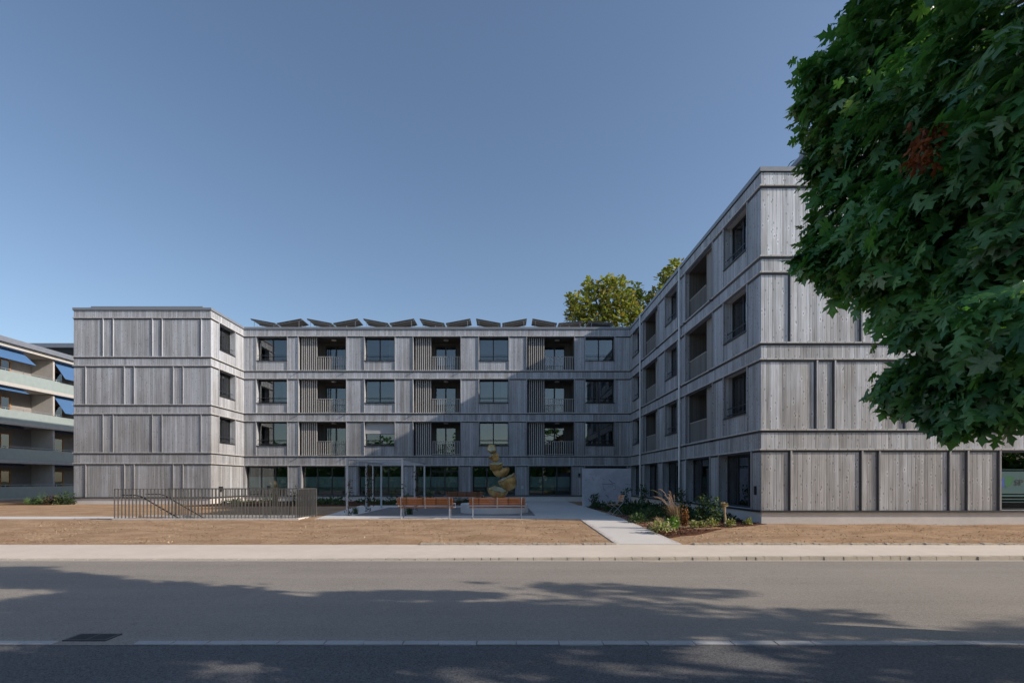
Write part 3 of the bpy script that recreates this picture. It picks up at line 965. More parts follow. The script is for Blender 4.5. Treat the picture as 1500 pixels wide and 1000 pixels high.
# ------------------------------------------------------------------ solar panels on the centre roof
def solar(xl, zl, xh, zh, y0, y1, nm):
    t = thing('solar_panel', nm, 'solar panel', ((xl + xh) / 2, y0, 12.25), 'tilted solar panels along the centre roof edge')
    d = Vector((xh - xl, 0, zh - zl)); n = Vector((-d.z, 0, d.x)).normalized() * .045
    if n.z < 0: n = -n
    p = [Vector((xl, y0, zl)), Vector((xh, y0, zh)), Vector((xh, y1, zh)), Vector((xl, y1, zl))]
    b = MB(); b.hexa([*p, *[q + n for q in p]]); b.build('panel', M['solar'], t)
    b = MB()
    for yy in (y0 + .15, y1 - .15):
        b.bar((xh + (xl - xh) * .12, yy, 12.25), (xh + (xl - xh) * .12, yy, zh + (zl - zh) * .12), .022)
        b.bar((xl + (xh - xl) * .08, yy, 12.25), (xl + (xh - xl) * .08, yy, zl + (zh - zl) * .08), .022)
        b.bar((xl, yy, zl - .03), (xh, yy, zh - .03), .03, .05)
    b.bar((xh + (xl - xh) * .12, y0 + .1, 12.3), (xh + (xl - xh) * .12, y1 - .1, 12.3), .05)
    b.build('stand', M['steel'], t)
ords = ['first', 'second', 'third', 'fourth', 'fifth', 'sixth', 'seventh', 'eighth', 'ninth', 'tenth', 'eleventh', 'twelfth', 'thirteenth', 'fourteenth']
cnt = 0
for k in range(-1, 6):
    G = -14.5 + 4.08 * k
    fl = .55 if k >= 5 else 1.0
    zl, zh = 13.06, 13.06 + .33 * fl
    if k >= 0:
        solar(G - 1.98, zl, G - .2, zh, 39.5, 41.1, '%s dark tilted solar panel counted from the left, right edge raised' % ords[cnt]); cnt += 1
    solar(G + 1.98, zl, G + .2, zh, 39.5, 41.1, '%s dark tilted solar panel counted from the left, left edge raised' % ords[cnt]); cnt += 1

# ------------------------------------------------------------------ neighbouring block on the left
nb = thing('neighbouring_block', 'older apartment block with long balconies and blue awnings beyond the left wing', 'apartment block', (-40, 46, GZ))
NX = -37.3
FN = SideL(NX, 30, 62)
b = MB(); b.quad((NX - 2.0, 30, 0), (NX - 2.0, 62, 0), (NX - 2.0, 62, 12), (NX - 2.0, 30, 12))
b.quad((NX - 14, 30, 0), (NX - 2, 30, 0), (NX - 2, 30, 12), (NX - 14, 30, 12)); b.build('wall', M['render'], nb)
b = MB(); b.box(NX - 14, NX + .35, 29.5, 62, 12.0, 12.38); b.build('roof', M['roofband'], nb)
b = MB(); b.box(NX - 2.1, NX + .1, 29.5, 62, 11.72, 11.998); b.build('eaves_soffit', M['slab'], nb)
for i, zt in enumerate((9.96, 7.06, 4.16, 1.26)):
    b = MB(); b.box(NX - .05, NX, 29.8, 62, zt - .86, zt); b.build('balcony_parapet', M['parapet'], nb)
    b = MB(); b.box(NX - 2.1, NX + .04, 29.7, 62, zt - 1.12, zt - .865); b.build('balcony_slab', M['slab'], nb)
    b = MB(); b.tube([(NX - .02, 29.8, zt + .14), (NX - .02, 62, zt + .14)], .02, 6)
    for y in np.arange(30, 62, 1.55): b.bar((NX - .03, y, zt), (NX - .03, y, zt + .14), .03)
    b.build('handrail', M['steel'], nb)
    z1 = zt + 1.76 if i else zt + 1.74
    for y in (36.0, 45.35, 53.0):
        b = MB(); b.box(NX - 1.99, NX - .2, y, y + .18, zt - .86, z1); b.build('balcony_divider', M['slab'], nb)
    for y0, y1 in ((33.0, 35.8), (37.2, 41.2), (41.6, 43.4), (46.0, 48.6), (50, 52)):
        b = MB(); x = NX - 1.98
        b.box(x, x + .06, y0, y0 + .12, zt - .8, zt + 1.3); b.box(x, x + .06, y1 - .12, y1, zt - .8, zt + 1.3)
        b.box(x, x + .06, y0 + .12, y1 - .12, zt + 1.2, zt + 1.3); b.box(x, x + .06, (y0 + y1) / 2 - .06, (y0 + y1) / 2 + .06, zt - .8, zt + 1.2)
        f = b.build('window', M['orange'], nb)
        b = MB(); b.box(x + .01, x + .03, y0 + .1, y1 - .1, zt - .8, zt + 1.2); b.build('pane', M['glass'], f)
    for y0, y1, ox, dz in (((36.6, 42.8, 1.05, .95) if i == 0 else (36.6, 42.8, .5, .30) if i == 1 else (36.6, 42.8, .3, .10)),
                           ((45.7, 50.2, 1.0, 1.45) if i < 2 else (45.7, 50.2, .3, .12))):
        b = MB(); zt2 = z1 - .02
        x0_ = NX - .45
        b.hexa([(x0_, y0, zt2 - .02), (x0_, y1, zt2 - .02), (x0_ + ox, y1, zt2 - dz - .02), (x0_ + ox, y0, zt2 - dz - .02),
                (x0_, y0, zt2), (x0_, y1, zt2), (x0_ + ox, y1, zt2 - dz), (x0_ + ox, y0, zt2 - dz)])
        b.box(x0_ - .12, x0_ + .02, y0 - .05, y1 + .05, zt2 - .14, zt2)
        b.build('awning', M['awning'] if i < 2 else M['awning_dark'], nb)
b = MB(); b.box(-46, -36.4, 52, 66, 0, 13.7); o = b.build('rear_wing', M['render'], nb)
b = MB(); b.box(-47, -35.6, 51.4, 66, 14.25, 14.65); b.build('roof', M['roofband'], nb)
b = MB(); b.box(-46.3, -35.9, 51.7, 66, 13.70, 14.24); b.build('roof_fascia', M['dark'], nb)

# ------------------------------------------------------------------ stairwell and its fence
st = thing('outdoor_staircase', 'concrete stairs going down inside the railing in front of the left lawn', 'staircase', (-11, 21, GZ))
b = MB()
t = .14
b.box(HX0 - .9, HX1 + t, HY0 - t, HY0, -2.6, GZ + .05); b.box(HX0 - .9, HX1 + t, HY1, HY1 + t, -2.6, GZ + .05)
b.box(HX1, HX1 + t, HY0, HY1, -2.6, GZ + .05)
b.build('retaining_wall', M['plinth'], st)
b = MB()
for k in range(16):
    x0 = HX0 + k * .29
    b.box(x0, x0 + .29, HY0, HY1, -2.7, GZ - .165 * (k + 1))
b.box(HX0 + 16 * .29, HX1, HY0, HY1, -2.7, GZ - .165 * 16)
b.build('step', M['plinth'], st)
fn = thing('railing', 'grey steel bar railing with flat vertical bars around the outdoor staircase', 'railing', (-11, 20.25, GZ))
zb, zt = GZ + .05, GZ + 1.13
def bars(mb, a, c, n):
    a, c = Vector(a), Vector(c)
    d = (c - a).normalized(); nrm = Vector((-d.y, d.x, 0))
    for k in range(n + 1):
        p = a + (c - a) * k / n
        q = [p - d * .008 - nrm * .024, p + d * .008 - nrm * .024, p + d * .008 + nrm * .024, p - d * .008 + nrm * .024]
        mb.hexa([(v.x, v.y, zb - .06) for v in q] + [(v.x, v.y, zt - .012) for v in q])
    mb.bar((a.x, a.y, zt), (c.x, c.y, zt), .045, .02); mb.bar((a.x, a.y, zb + .03), (c.x, c.y, zb + .03), .02, .012)
b = MB(); bars(b, (-14.44, 20.22, 0), (-7.72, 20.22, 0), 50); b.build('front_panel', M['fence'], fn)
b = MB(); bars(b, (-13.5, 21.93, 0), (-7.55, 21.93, 0), 44); b.build('rear_panel', M['fence'], fn)
b = MB(); bars(b, (-7.70, 20.36, 0), (-7.55, 21.80, 0), 11); b.build('end_panel', M['fence'], fn)
for yy in (20.36, 21.78):
    b = MB(); b.tube([(-14.3, yy, 1.17), (-13.75, yy, 1.17), (-13.55, yy, 1.12), (-9.6, yy, -1.15)], .021, 8)
    for f in (.2, .5, .8):
        x = -13.55 + 3.95 * f; z = 1.12 - 2.27 * f
        b.bar((x, yy, z), (x, yy + (-.1 if yy < 21 else .1), z - .05), .02)
    b.build('handrail', M['dark'], fn)

# ------------------------------------------------------------------ pergola
pg = thing('pergola', 'open galvanised steel pergola frame over the gravel left of the benches', 'pergola', (-5.3, 25.5, GZ))
px0, px1, pys = -6.45, -4.19, (22.4, 25.5, 28.6)
zt = 2.64
for y in pys:
    for x in (px0, px1):
        b = MB(); b.box(x - .04, x + .04, y - .04, y + .04, GZ, zt - .08); b.box(x - .09, x + .09, y - .09, y + .09, GZ, GZ + .04); b.build('post', M['steel'], pg)
for x in (px0, px1):
    b = MB(); b.box(x - .035, x + .035, pys[0] - .05, pys[2] + .05, zt - .078, zt); b.build('beam', M['steel'], pg)
for y in pys:
    b = MB(); b.box(px0 + .04, px1 - .04, y - .03, y + .03, zt - .07, zt - .01); b.build('beam', M['steel'], pg)
b = MB()
for k in range(1, 9):
    y = pys[0] + (pys[2] - pys[0]) * k / 9
    b.tube([(px0, y, zt - .03), (px1, y, zt - .03)], .006, 5)
b.bar((px0, pys[0], zt - .1), (px1, pys[1], zt - .1), .02); b.bar((px1, pys[1], zt - .13), (px0, pys[2], zt - .13), .02)
b.build('wire', M['steel'], pg)

# ------------------------------------------------------------------ benches
def bench(L=2.1):
    """faces +y (its back to the camera), centred at the origin"""
    t = thing('park_bench', '', 'bench', (0, 0, 0), 'slatted park benches around the sculpture')
    for k in range(4):
        z = .50 + k * .072; y = -.26 - k * .018
        b = MB(); b.box(-L / 2, L / 2, y - .012, y + .012, z, z + .064); b.build('backrest_slat', M['teak'], t, bevel=.004)
    for k in range(5):
        b = MB(); y = -.19 + k * .095; b.box(-L / 2, L / 2, y, y + .082, .40, .428); b.build('seat_slat', M['teak'], t, bevel=.004)
    for x in (-L / 2 + .14, 0, L / 2 - .14):
        b = MB()
        b.bar((x, -.235, .41), (x, -.335, .80), .03, .02); b.bar((x, -.24, .385), (x, .28, .385), .03, .02)
        b.build('frame', M['steel'], t)
    for x in (-L / 2 + .14, L / 2 - .14):
        b = MB()
        b.bar((x, -.27, 0), (x, -.19, .39), .035, .03); b.bar((x, .30, 0), (x, .24, .39), .035, .03); b.bar((x, -.32, .01), (x, .34, .01), .035, .02)
        b.build('leg', M['steel'], t)
        b = MB(); s = -1 if x < 0 else 1
        xx = x + s * .18
        b.tube([(x, -.26, .56), (xx, -.26, .56), (xx, .22, .56), (xx, .26, .52), (xx, .24, .39), (x, .24, .385)], .014, 6)
        b.build('armrest', M['steel'], t)
    return t
B1 = bench()
B1.location = (-2.98, 20.75, GZ + .018)
B1['label'] = 'left of the two front red-brown slatted benches, seen from behind'
B2 = copy_tree(B1, (-.28, 20.75, GZ + .018), R(1))
B2['label'] = 'right of the two front red-brown slatted benches, in front of the round plinth'
B3 = copy_tree(B1, (-2.25, 30.6, GZ + .03), R(180))
B3['label'] = 'rear red-brown slatted bench standing farther back near the planted strip'

# ------------------------------------------------------------------ sculpture on a round plinth
pl = thing('round_plinth', 'low round concrete plinth under the stacked bowl sculpture', 'plinth', (-.35, 24.6, GZ))
def disc(mb, cx, cy, r, z0, z1, n=48, ch=.02):
    i = len(mb.v)
    for rr, zz in ((r, z0), (r, z1 - ch), (r - ch, z1)):
        for k in range(n):
            a = 2 * math.pi * k / n; mb.v.append((cx + rr * math.cos(a), cy + rr * math.sin(a), zz))
    for l in range(2):
        for k in range(n):
            mb.f.append((i + l * n + k, i + l * n + (k + 1) % n, i + (l + 1) * n + (k + 1) % n, i + (l + 1) * n + k))
    mb.f.append(tuple(i + 2 * n + k for k in range(n)))
b = MB(); disc(b, -.45, 24.6, 1.52, GZ, .69); b.build('drum', M['plinth'], pl)
sp = thing('bowl_sculpture', 'tall sculpture of six rough bronze bowls stacked off balance on the round plinth', 'sculpture', (-.2, 24.6, .69))
b = MB(); disc(b, -.30, 24.6, .40, .691, .93, 32, .01); b.build('foot', M['plinth'], sp)
def bowl(c, r, h, tilt_y, tilt_x, seed):
    """shell with an uneven rim; c = centre of the rim"""
    rd = random.Random(seed)
    ph = [rd.uniform(0, 6.28) for _ in range(4)]
    n, m = 40, 12
    rot = Matrix.Rotation(tilt_y, 3, 'Y') @ Matrix.Rotation(tilt_x, 3, 'X')
    def ring(q, inner):
        out = []
        th = q * math.pi / 2                  # 0 = rim, pi/2 = bottom
        for k in range(n):
            a = 2 * math.pi * k / n
            w = 1 + .05 * math.sin(2 * a + ph[0]) + .035 * math.sin(5 * a + ph[1]) + .02 * math.sin(9 * a + ph[2] + 3 * q)
            rr = (r - (.05 if inner else 0)) * math.cos(th) ** .75 * w
            zz = -(h - (.05 if inner else 0)) * math.sin(th) + (.05 * r * math.sin(3 * a + ph[3]) + .03 * r * math.sin(7 * a + ph[1])) * (1 - q)
            out.append(tuple(rot @ Vector((rr * math.cos(a), rr * math.sin(a), zz)) + Vector(c)))
        return out
    for inner, name, mat in ((False, 'bowl', 'bronze'), (True, 'bowl_lining', 'bronze_in')):
        mb = MB()
        qs = [k / m for k in range(m)]
        for q in qs: mb.v += ring(q, inner)
        for l in range(m - 1):
            for k in range(n):
                f = (l * n + k, l * n + (k + 1) % n, (l + 1) * n + (k + 1) % n, (l + 1) * n + k)
                mb.f.append(f if not inner else f[::-1])
        mb.f.append(tuple((m - 1) * n + k for k in range(n)))
        if not inner:                        # rim lip to the inner shell
            i = len(mb.v); mb.v += ring(0, True)
            for k in range(n): mb.f.append((k, (k + 1) % n, i + (k + 1) % n, i + k))
            par = mb.build(name, M[mat], sp, smooth=True)
        else:
            mb.build(name, M[mat], par, smooth=True)
S_ = 24.6 / 800.0
def sc_(px, py): return ((px - 739) * S_, 24.6, CZ + (704 - py) * S_)
bowl(sc_(730.0, 716.0), 0.451, .42, R(7), R(14), 1)
bowl(sc_(741.5, 699.5), 0.419, .60, R(-26), R(8), 2)
bowl(sc_(733.5, 686.5), 0.363, .36, R(-13), R(5), 3)
bowl(sc_(726.5, 678.5), 0.294, .38, R(-3), R(16), 4)
bowl(sc_(721.5, 665.5), 0.225, .37, R(-36), R(12), 5)
bowl(sc_(719.8, 656.5), 0.207, .28, R(-18), R(58), 6)

# ------------------------------------------------------------------ free standing panel and chair
fw = thing('garden_wall', 'free-standing pale slab wall with faint dark scribbles beside the path', 'garden wall', (5.6, 30.2, GZ))
b = MB(); b.box(4.32, 6.98, 30.12, 30.30, GZ - .1, 2.38); b.build('slab', M['artwall'], fw, bevel=.006)
b = MB()
def stroke(pts, w=.035):
    for p, q in zip(pts, pts[1:]): b.bar((p[0], 30.117, p[1]), (q[0], 30.117, q[1]), .008, w * .65)
def gp(cx, cy): return (4.32 + (cx - 120) / 590 * 2.66, 2.38 - (cy - 100) / 455 * 2.11)
stroke([gp(355, 285), gp(470, 285), gp(520, 268)]); stroke([gp(440, 235), gp(478, 262), gp(480, 330)], .05)
stroke([gp(370, 300), gp(372, 350), gp(405, 352)], .04); stroke([gp(518, 290), gp(520, 345), gp(490, 350)], .04)
stroke([gp(185, 455), gp(235, 505)], .05); stroke([gp(195, 165), gp(240, 175)], .02); stroke([gp(235, 205), gp(255, 240)], .03)
stroke([gp(335, 205), gp(385, 232)], .02); stroke([gp(600, 180), gp(640, 190), gp(655, 170)], .015); stroke([gp(640, 280), gp(700, 292)], .03)
stroke([gp(150, 235), gp(165, 245)], .03); stroke([gp(400, 410), gp(432, 440), gp(425, 470)], .06)
b.build('painted_marks', plain('faded_marks', (.13, .14, .18), .8), fw)

ch = thing('folding_chair', 'small wooden slatted folding armchair at the edge of the planting bed', 'chair', (4.56, 22.6, GZ))
# faces -x, a little towards the camera
ca, sa = math.cos(R(192)), math.sin(R(192))
def cp(f, s, z): return (4.56 + f * ca - s * sa, 22.6 + f * sa + s * ca, GZ + .02 + z)
for k in range(5):
    b = MB(); f = -.19 + k * .085; q = [cp(f, -.24, .42), cp(f + .07, -.24, .425), cp(f + .07, .24, .425), cp(f, .24, .42)]
    b.hexa(q + [(x, y, z + .02) for x, y, z in q]); b.build('seat_slat', M['chairwood'], ch)
for k in range(3):
    b = MB(); z = .56 + k * .095; f = -.25 - k * .025
    q = [cp(f, -.25, z), cp(f + .018, -.25, z), cp(f + .018, .25, z), cp(f, .25, z)]
    q2 = [cp(f - .02, -.25, z + .08), cp(f - .002, -.25, z + .08), cp(f - .002, .25, z + .08), cp(f - .02, .25, z + .08)]
    b.hexa(q + q2); b.build('backrest_slat', M['chairwood'], ch)
for s in (-.26, .26):
    b = MB()
    b.tube([cp(-.33, s, .84), cp(-.24, s, .5), cp(-.10, s, .36), cp(.26, s, .0), cp(.30, s, .0)], .012, 6)
    b.tube([cp(-.30, s, .0), cp(-.26, s, .0), cp(.0, s, .30), cp(.22, s, .42), cp(.26, s, .62), cp(.20, s, .66), cp(-.28, s, .66)], .012, 6)
    b.build('side_frame', M['steel'], ch)
b = MB(); b.tube([cp(-.28, -.26, .0), cp(-.28, .26, .0)], .012, 6); b.tube([cp(.28, -.26, .0), cp(.28, .26, .0)], .012, 6); b.build('crossbar', M['steel'], ch)

# ------------------------------------------------------------------ plants
def at(px, py, drop=1.43):
    Y = 800 * drop / (py - 704.0)
    return ((px - 739) / 800 * Y, Y, CZ - drop)

def grass(name, label, loc, h, n, mat, spread=.5, lean=(0, 0), wid=.03, cat='ornamental grass', group=None, parent=None):
    """arching blades as curved strips"""
    V, T = [], []
    L = 7
    for k in range(n):
        a = rng.uniform(0, 6.283); s = spread * rng.random() ** .7; hh = h * rng.uniform(.55, 1.05)
        d = np.array([math.cos(a) * s + lean[0], math.sin(a) * s + lean[1], 0])
        r0 = np.array([rng.normal() * .05, rng.normal() * .05, 0])
        side = np.array([-math.sin(a), math.cos(a), 0]) * wid * rng.uniform(.5, 1)
        i = len(V)
        for q in range(L + 1):
            f = q / L
            p = r0 + d * hh * f ** 1.8 + np.array([0, 0, hh * (f - .28 * f ** 3 * (1 + np.linalg.norm(d)))])
            w = side * (1 - f * .92)
            V += [p - w, p + w]
        for q in range(L):
            c = i + 2 * q; T += [(c, c + 1, c + 3), (c, c + 3, c + 2)]
    V = np.array(V) + np.array(loc)
    o = fast_mesh(name, V, np.array(T), mat, parent, None if parent is not None else loc)
    if label: tag(o, label, cat, group)
    return o

def bush(name, label, loc, r, h, n, size, mat, T=OVAL, cat='plant', group=None, parent=None, up=.6):
    d = unit(n); d[:, 2] = np.abs(d[:, 2])
    rr = rng.random(n) ** .5
    lump = 1 + .25 * np.sin(d[:, 0] * 5 + loc[0] * 3) * np.cos(d[:, 1] * 4 + loc[1])
    P = np.array(loc) + d * (rr * lump)[:, None] * np.array([r, r, h])
    tip = d + rng.normal(size=(n, 3)) * .6 + np.array([0, 0, up * .5])
    nor = np.array([0, 0, 1.0]) + rng.normal(size=(n, 3)) * .5
    o = leaves(name, P, tip, nor, size * rng.uniform(.6, 1.2, n), T, mat, parent, None if parent is not None else loc)
    if label: tag(o, label, cat, group)
    return o

# copper fountain grass by the downpipe
gl = at(990, 771)
t = thing('fountain_grass', 'tall copper coloured fountain grass leaning left in the right bed', 'ornamental grass', gl)
grass('blades', None, gl, 1.15, 190, M['plume'], .42, (-.22, 0), .012, parent=t)
V, T = [], []
for k in range(13):                            # feathery seed heads
    a = rng.uniform(-.75, .3); hh = rng.uniform(1.1, 1.65)
    pts = [Vector(gl) + Vector((-.18 * f + (a - .25) * .85 * f ** 1.9, rng.uniform(-.02, .02) + .25 * f * math.sin(k), hh * (f - .28 * f ** 3.5))) for f in (.2, .5, .75, .88, 1)]
    mb = MB() if k == 0 else mb
    mb.tube(pts, [.004, .004, .010, .016, .003], 6)
mb.build('seed_head', M['plume'], t)
grass('feather_grass', 'arching pale brown grass clump at the left tip of the right bed', at(968, 773), .6, 80, M['straw'], .9, (-.15, 0), .010)
o = bush('spurge_plant', 'large pale yellow-green leafy plant at the front tip of the right bed', at(968, 776), .36, .24, 300, .085, M['pale'])
o = bush('hosta_plant', 'bright lime green leafy plant beside the copper grass', at(985, 772.5), .2, .30, 150, .12, M['lime'])
for k, (px, py, r, lb) in enumerate(((1016, 770.5, .20, 'pale leafy plant nearest right of the copper grass'), (1028, 770, .17, 'small pale leafy plant between two larger ones right of the copper grass'),
                                     (1043, 769.5, .24, 'middle pale leafy plant in the mulch under the right wing windows'), (1070, 769, .22, 'pale leafy plant around the foot of the tan flower stalk'),
                                     (1096, 767, .16, 'pale leafy plant closest to the right wing corner'))):
    bush('leafy_plant', lb, at(px, py), r * .75, r * .95, 140, .075, M['pale'], group='pale leafy plants along the mulch')
gl = at(1063, 768)
t = thing('flower_stalk', 'thick tan dried flower stalk standing in the mulch near the corner', 'plant', gl)
b = MB(); b.tube([gl, (gl[0] - .03, gl[1], gl[2] + .35), (gl[0] - .05, gl[1], gl[2] + .62)], [.05, .035, .05], 8)
b.build('stem', M['straw'], t)
bush('flower_head', None, (gl[0] - .05, gl[1], gl[2] + .62), .11, .10, 120, .06, M['straw'], parent=t)
gl = at(1003, 769)
t = thing('rusty_plant', 'rust brown upright withered plant beside the downpipe foot', 'plant', gl)
for dx in (0, .07, -.06):
    bush('stem', None, (gl[0] + dx, gl[1], gl[2]), .07, .55, 90, .07, M['rust'], parent=t)
# green background planting of the right bed
P = []
for k in range(90):
    y = random.uniform(19.5, 29.6); x0 = 4.75 + (8.4 - 4.75) * random.random()
    P.append((x0, y, .27, random.uniform(.25, .5), random.uniform(.25, .5), random.uniform(.15, .42)))
p_, d_ = blob_cloud(P, 15000, .3)
keep = p_[:, 2] > .28; p_, d_ = p_[keep], d_[keep]
o = leaves('ground_cover', p_, d_ + np.array([0, 0, .5]), rng.normal(size=d_.shape) * .5 + np.array([0, 0, 1.]), rng.uniform(.05, .12, len(p_)), OVAL, M['shrub'])
tag(o, 'dense low green planting filling the bed beneath the right wing', 'planting', kind='stuff')
for lb, px, py, h in (('tall dark green upright plant at the base of the right downpipe', 1002, 758, 1.0), ('slim dark leafy stem against the plinth between the side windows', 1028, 764, .9),
                      ('dark bushy plant near the second downpipe', 940, 748, 1.15), ('tall thin stemmed plant beneath the right wing windows', 1048, 766, .75),
                      ('dark green plant behind the folding chair', 918, 747, 1.0), ('spindly dark plant in front of the scribbled wall', 868, 745.5, .7)):
    gl = at(px, py)
    P = [(gl[0] + random.uniform(-.2, .2), gl[1] + random.uniform(-.2, .2), gl[2] + h * f, .16, .16, .14) for f in (.15, .35, .55, .75, .95) for _ in range(2)]
    p_, d_ = blob_cloud(P, 330, .2)
    t = thing('upright_plant', lb, 'plant', gl, 'upright dark plants in the right bed')
    leaves('foliage', p_, d_ + np.array([0, 0, .4]), rng.normal(size=d_.shape) * .5 + np.array([0, 0, 1.]), rng.uniform(.06, .11, len(p_)), OVAL, M['shrub'], t)
    b = MB(); b.tube([gl, (gl[0] + .02, gl[1], gl[2] + h * .5), (gl[0] - .02, gl[1] + .02, gl[2] + h)], [.014, .01, .005], 6); b.build('stem', M['bark'], t)
gl = at(958, 768)
bush('low_shrub', 'blue-green low shrub at the path side of the right bed', at(935, 764), .34, .28, 320, .08, M['vine'] if False else M['shrub'])
# mulch chips
N = 5200
px = rng.uniform(4.5, 8.7, N); py = rng.uniform(15.0, 22.5, N)
ok = (py > 14.95 + (px - 4.47) * .86) & (px > 4.5)
px, py = px[ok], py[ok]; N = len(px)
pos = np.stack([px, py, np.array([hgt(v) for v in py]) + .035], 1)
o = leaves('mulch_chip', pos, rng.normal(size=(N, 3)) * np.array([1, 1, .25]), rng.normal(size=(N, 3)) * .3 + np.array([0, 0, 1.]), rng.uniform(.04, .09, N), OVAL,
           leaf_mat('bark_chip', (.10, .04, .025), (.20, .085, .05), None, .0, .8))
tag(o, 'red-brown bark chips covering the planting bed', 'mulch', kind='stuff')
# planted strip in front of the centre facade
P = []
for k in range(75):
    x = random.uniform(-17.5, .6); y = random.uniform(31.8, 37.4)
    P.append((x, y, .28, random.uniform(.2, .5), random.uniform(.2, .4), random.uniform(.1, .36)))
p_, d_ = blob_cloud(P, 9000, .3)
keep = p_[:, 2] > .29; p_, d_ = p_[keep], d_[keep]
o = leaves('low_planting', p_, d_ + np.array([0, 0, .5]), rng.normal(size=d_.shape) * .5 + np.array([0, 0, 1.]), rng.uniform(.06, .14, len(p_)), OVAL, M['shrub'])
tag(o, 'low green planting along the foot of the centre facade', 'planting', kind='stuff')
g = at(412, 739.5)
grass('pampas_grass', 'tan upright grass clump rising behind the stair railing', (g[0], 31.4, GZ), 2.05, 150, M['straw'], .22, (0, 0), .03)
g = ((447 - 739) / 800 * 31.6, 31.6, GZ)
grass('pampas_grass', 'grey-green arching grass behind the end of the stair railing', g, 1.75, 130, M['olive'], .38, (0, 0), .022)
for lb, px, Y, h, m in (('dark slim plant left of the front pergola post', 433, 33.0, 1.1, 'shrub'), ('green shrub behind the pergola near the window', 575, 32.2, .9, 'shrub'),
                        ('dark shrub behind the rear bench on its left', 628, 32.4, .9, 'shrub'), ('leafy shrub between the rear bench and the sculpture', 706, 32.6, .8, 'shrub')):
    bush('shrub', lb, ((px - 739) / 800 * Y, Y, GZ), .35, h, 260, .10, M[m], group='shrubs along the centre facade')
for lb, px, Y in (('tuft of blue-green grass at the foot of the front left pergola post', 521, 23.3), ('tuft of dark grass behind the left front bench', 600, 23.0)):
    grass('grass_tuft', lb, ((px - 739) / 800 * Y, Y, GZ + .02), .5, 130, M['shrub'], .55, (0, 0), .012, group='grass tufts beside the pergola')
# climbers on the posts
for lb, x, y, h, m, n in (('reddish climbing plant winding up the middle left pergola post', px0, 0, 0, 0, 0),): pass
def climber(label, x, y, h, mat, n):
    t = thing('climbing_plant', label, 'climbing plant', (x, y, GZ), 'climbing plants on the pergola posts')
    b = MB(); pts = [(x + .06 * math.cos(k * 1.3), y + .06 * math.sin(k * 1.3), GZ + h * k / 14) for k in range(15)]
    b.tube(pts, .009, 5); b.build('stem', M['bark'], t)
    z = rng.random(n) ** .9 * h
    p = np.stack([x + rng.normal(size=n) * .09, y + rng.normal(size=n) * .09, GZ + z], 1)
    leaves('foliage', p, rng.normal(size=(n, 3)), rng.normal(size=(n, 3)), rng.uniform(.05, .1, n), OVAL, mat, t)
climber('dense reddish climbing plant on the middle left pergola post', -6.32, 25.4, 2.2, M['vine'], 300)
climber('sparse climbing plant on the front left pergola post', -6.33, 22.35, 1.5, M['vine'], 70)
climber('thin climbing plant on the front right pergola post', -4.07, 22.3, 1.3, M['shrub'], 60)
climber('thin climbing plant on the middle right pergola post', -4.1, 25.4, 1.9, M['vine'], 90)
# shrubs by the neighbouring block
for lb, px, r, h, m in (('yellow-green spiky shrub in front of the neighbouring balconies', 62, .30, .75, 'lime'), ('reddish shrub left of the left wing corner', 73, .3, .55, 'vine'),
                        ('grey-green shrub closest to the left wing corner', 90, .35, .7, 'shrub'), ('small green shrub farthest left on the lawn edge', 41, .25, .45, 'lime'),
                        ('dark bushy shrub tucked beside the left wing wall', 101, .4, .8, 'shrub'), ('pale plant between the reddish and grey-green shrubs', 84, .2, .5, 'pale'), ('low dark shrub beside the spiky yellow-green one', 52, .3, .45, 'shrub')):
    Y = 33.0
    bush('shrub', lb, ((px - 739) / 800 * Y, Y, GZ), r, h, 200, .12, M[m], BLADE if m == 'lime' else OVAL, group='shrubs beside the left wing')
sheet('left_bed', [(-30.5, 32.2), (-26.7, 32.2), (-26.7, 34.2), (-30.5, 34.2)], M['mulch'], .02)

# straw, clods and bits lying on the bare lawn
N = 15000
px = rng.uniform(-16, 16, N); py = 13.8 + 6.6 * rng.random(N) ** 1.1
ok = ~((px > 2.75) & (px < 4.5)) & ~((px > 4.4) & (py > 14.7 + (px - 4.47) * .86)) & ((px < 8.7) | (py < 18.5))
px, py = px[ok], py[ok]; N = len(px)
pos = np.stack([px, py, np.array([hgt(v) for v in py]) + rng.uniform(.0, .03, N)], 1)
o = leaves('lawn_litter', pos, rng.normal(size=(N, 3)) * np.array([1, .6, .25]), rng.normal(size=(N, 3)) * .35 + np.array([0, 0, 1.]), rng.uniform(.03, .10, N), BLADE,
           leaf_mat('straw_bit', (.22, .15, .09), (.52, .40, .27), (.12, .14, .06), .0, .9))
tag(o, 'dry straw and clods scattered over the bare brown lawn', 'straw', kind='stuff')

N = 2600
ed = rng.integers(0, 4, N); q = rng.random(N); sp_ = np.abs(rng.normal(size=N)) * .07
px = np.where(ed == 0, -16 + q * 32, np.where(ed == 1, 2.80 + sp_, np.where(ed == 2, 4.45 - sp_, -7.1 + q * 9.9)))
py = np.where(ed == 0, 13.68 - sp_, np.where(ed == 3, 20.4 + sp_, 13.9 + q * 6.4))
ok = ~((ed == 0) & (px > 2.7) & (px < 4.6)); px, py = px[ok], py[ok]; N = len(px)
pos = np.stack([px, py, np.array([hgt(v) for v in py]) + .024], 1)
o = leaves('edge_litter', pos, rng.normal(size=(N, 3)) * np.array([1, 1, .1]), rng.normal(size=(N, 3)) * .2 + np.array([0, 0, 1.]), rng.uniform(.02, .06, N), BLADE,
           leaf_mat('soil_crumb', (.20, .13, .08), (.40, .29, .19), None, .0, .9))
tag(o, 'crumbs of dry soil spilled over the edges of the pale paving', 'soil crumbs', kind='stuff')

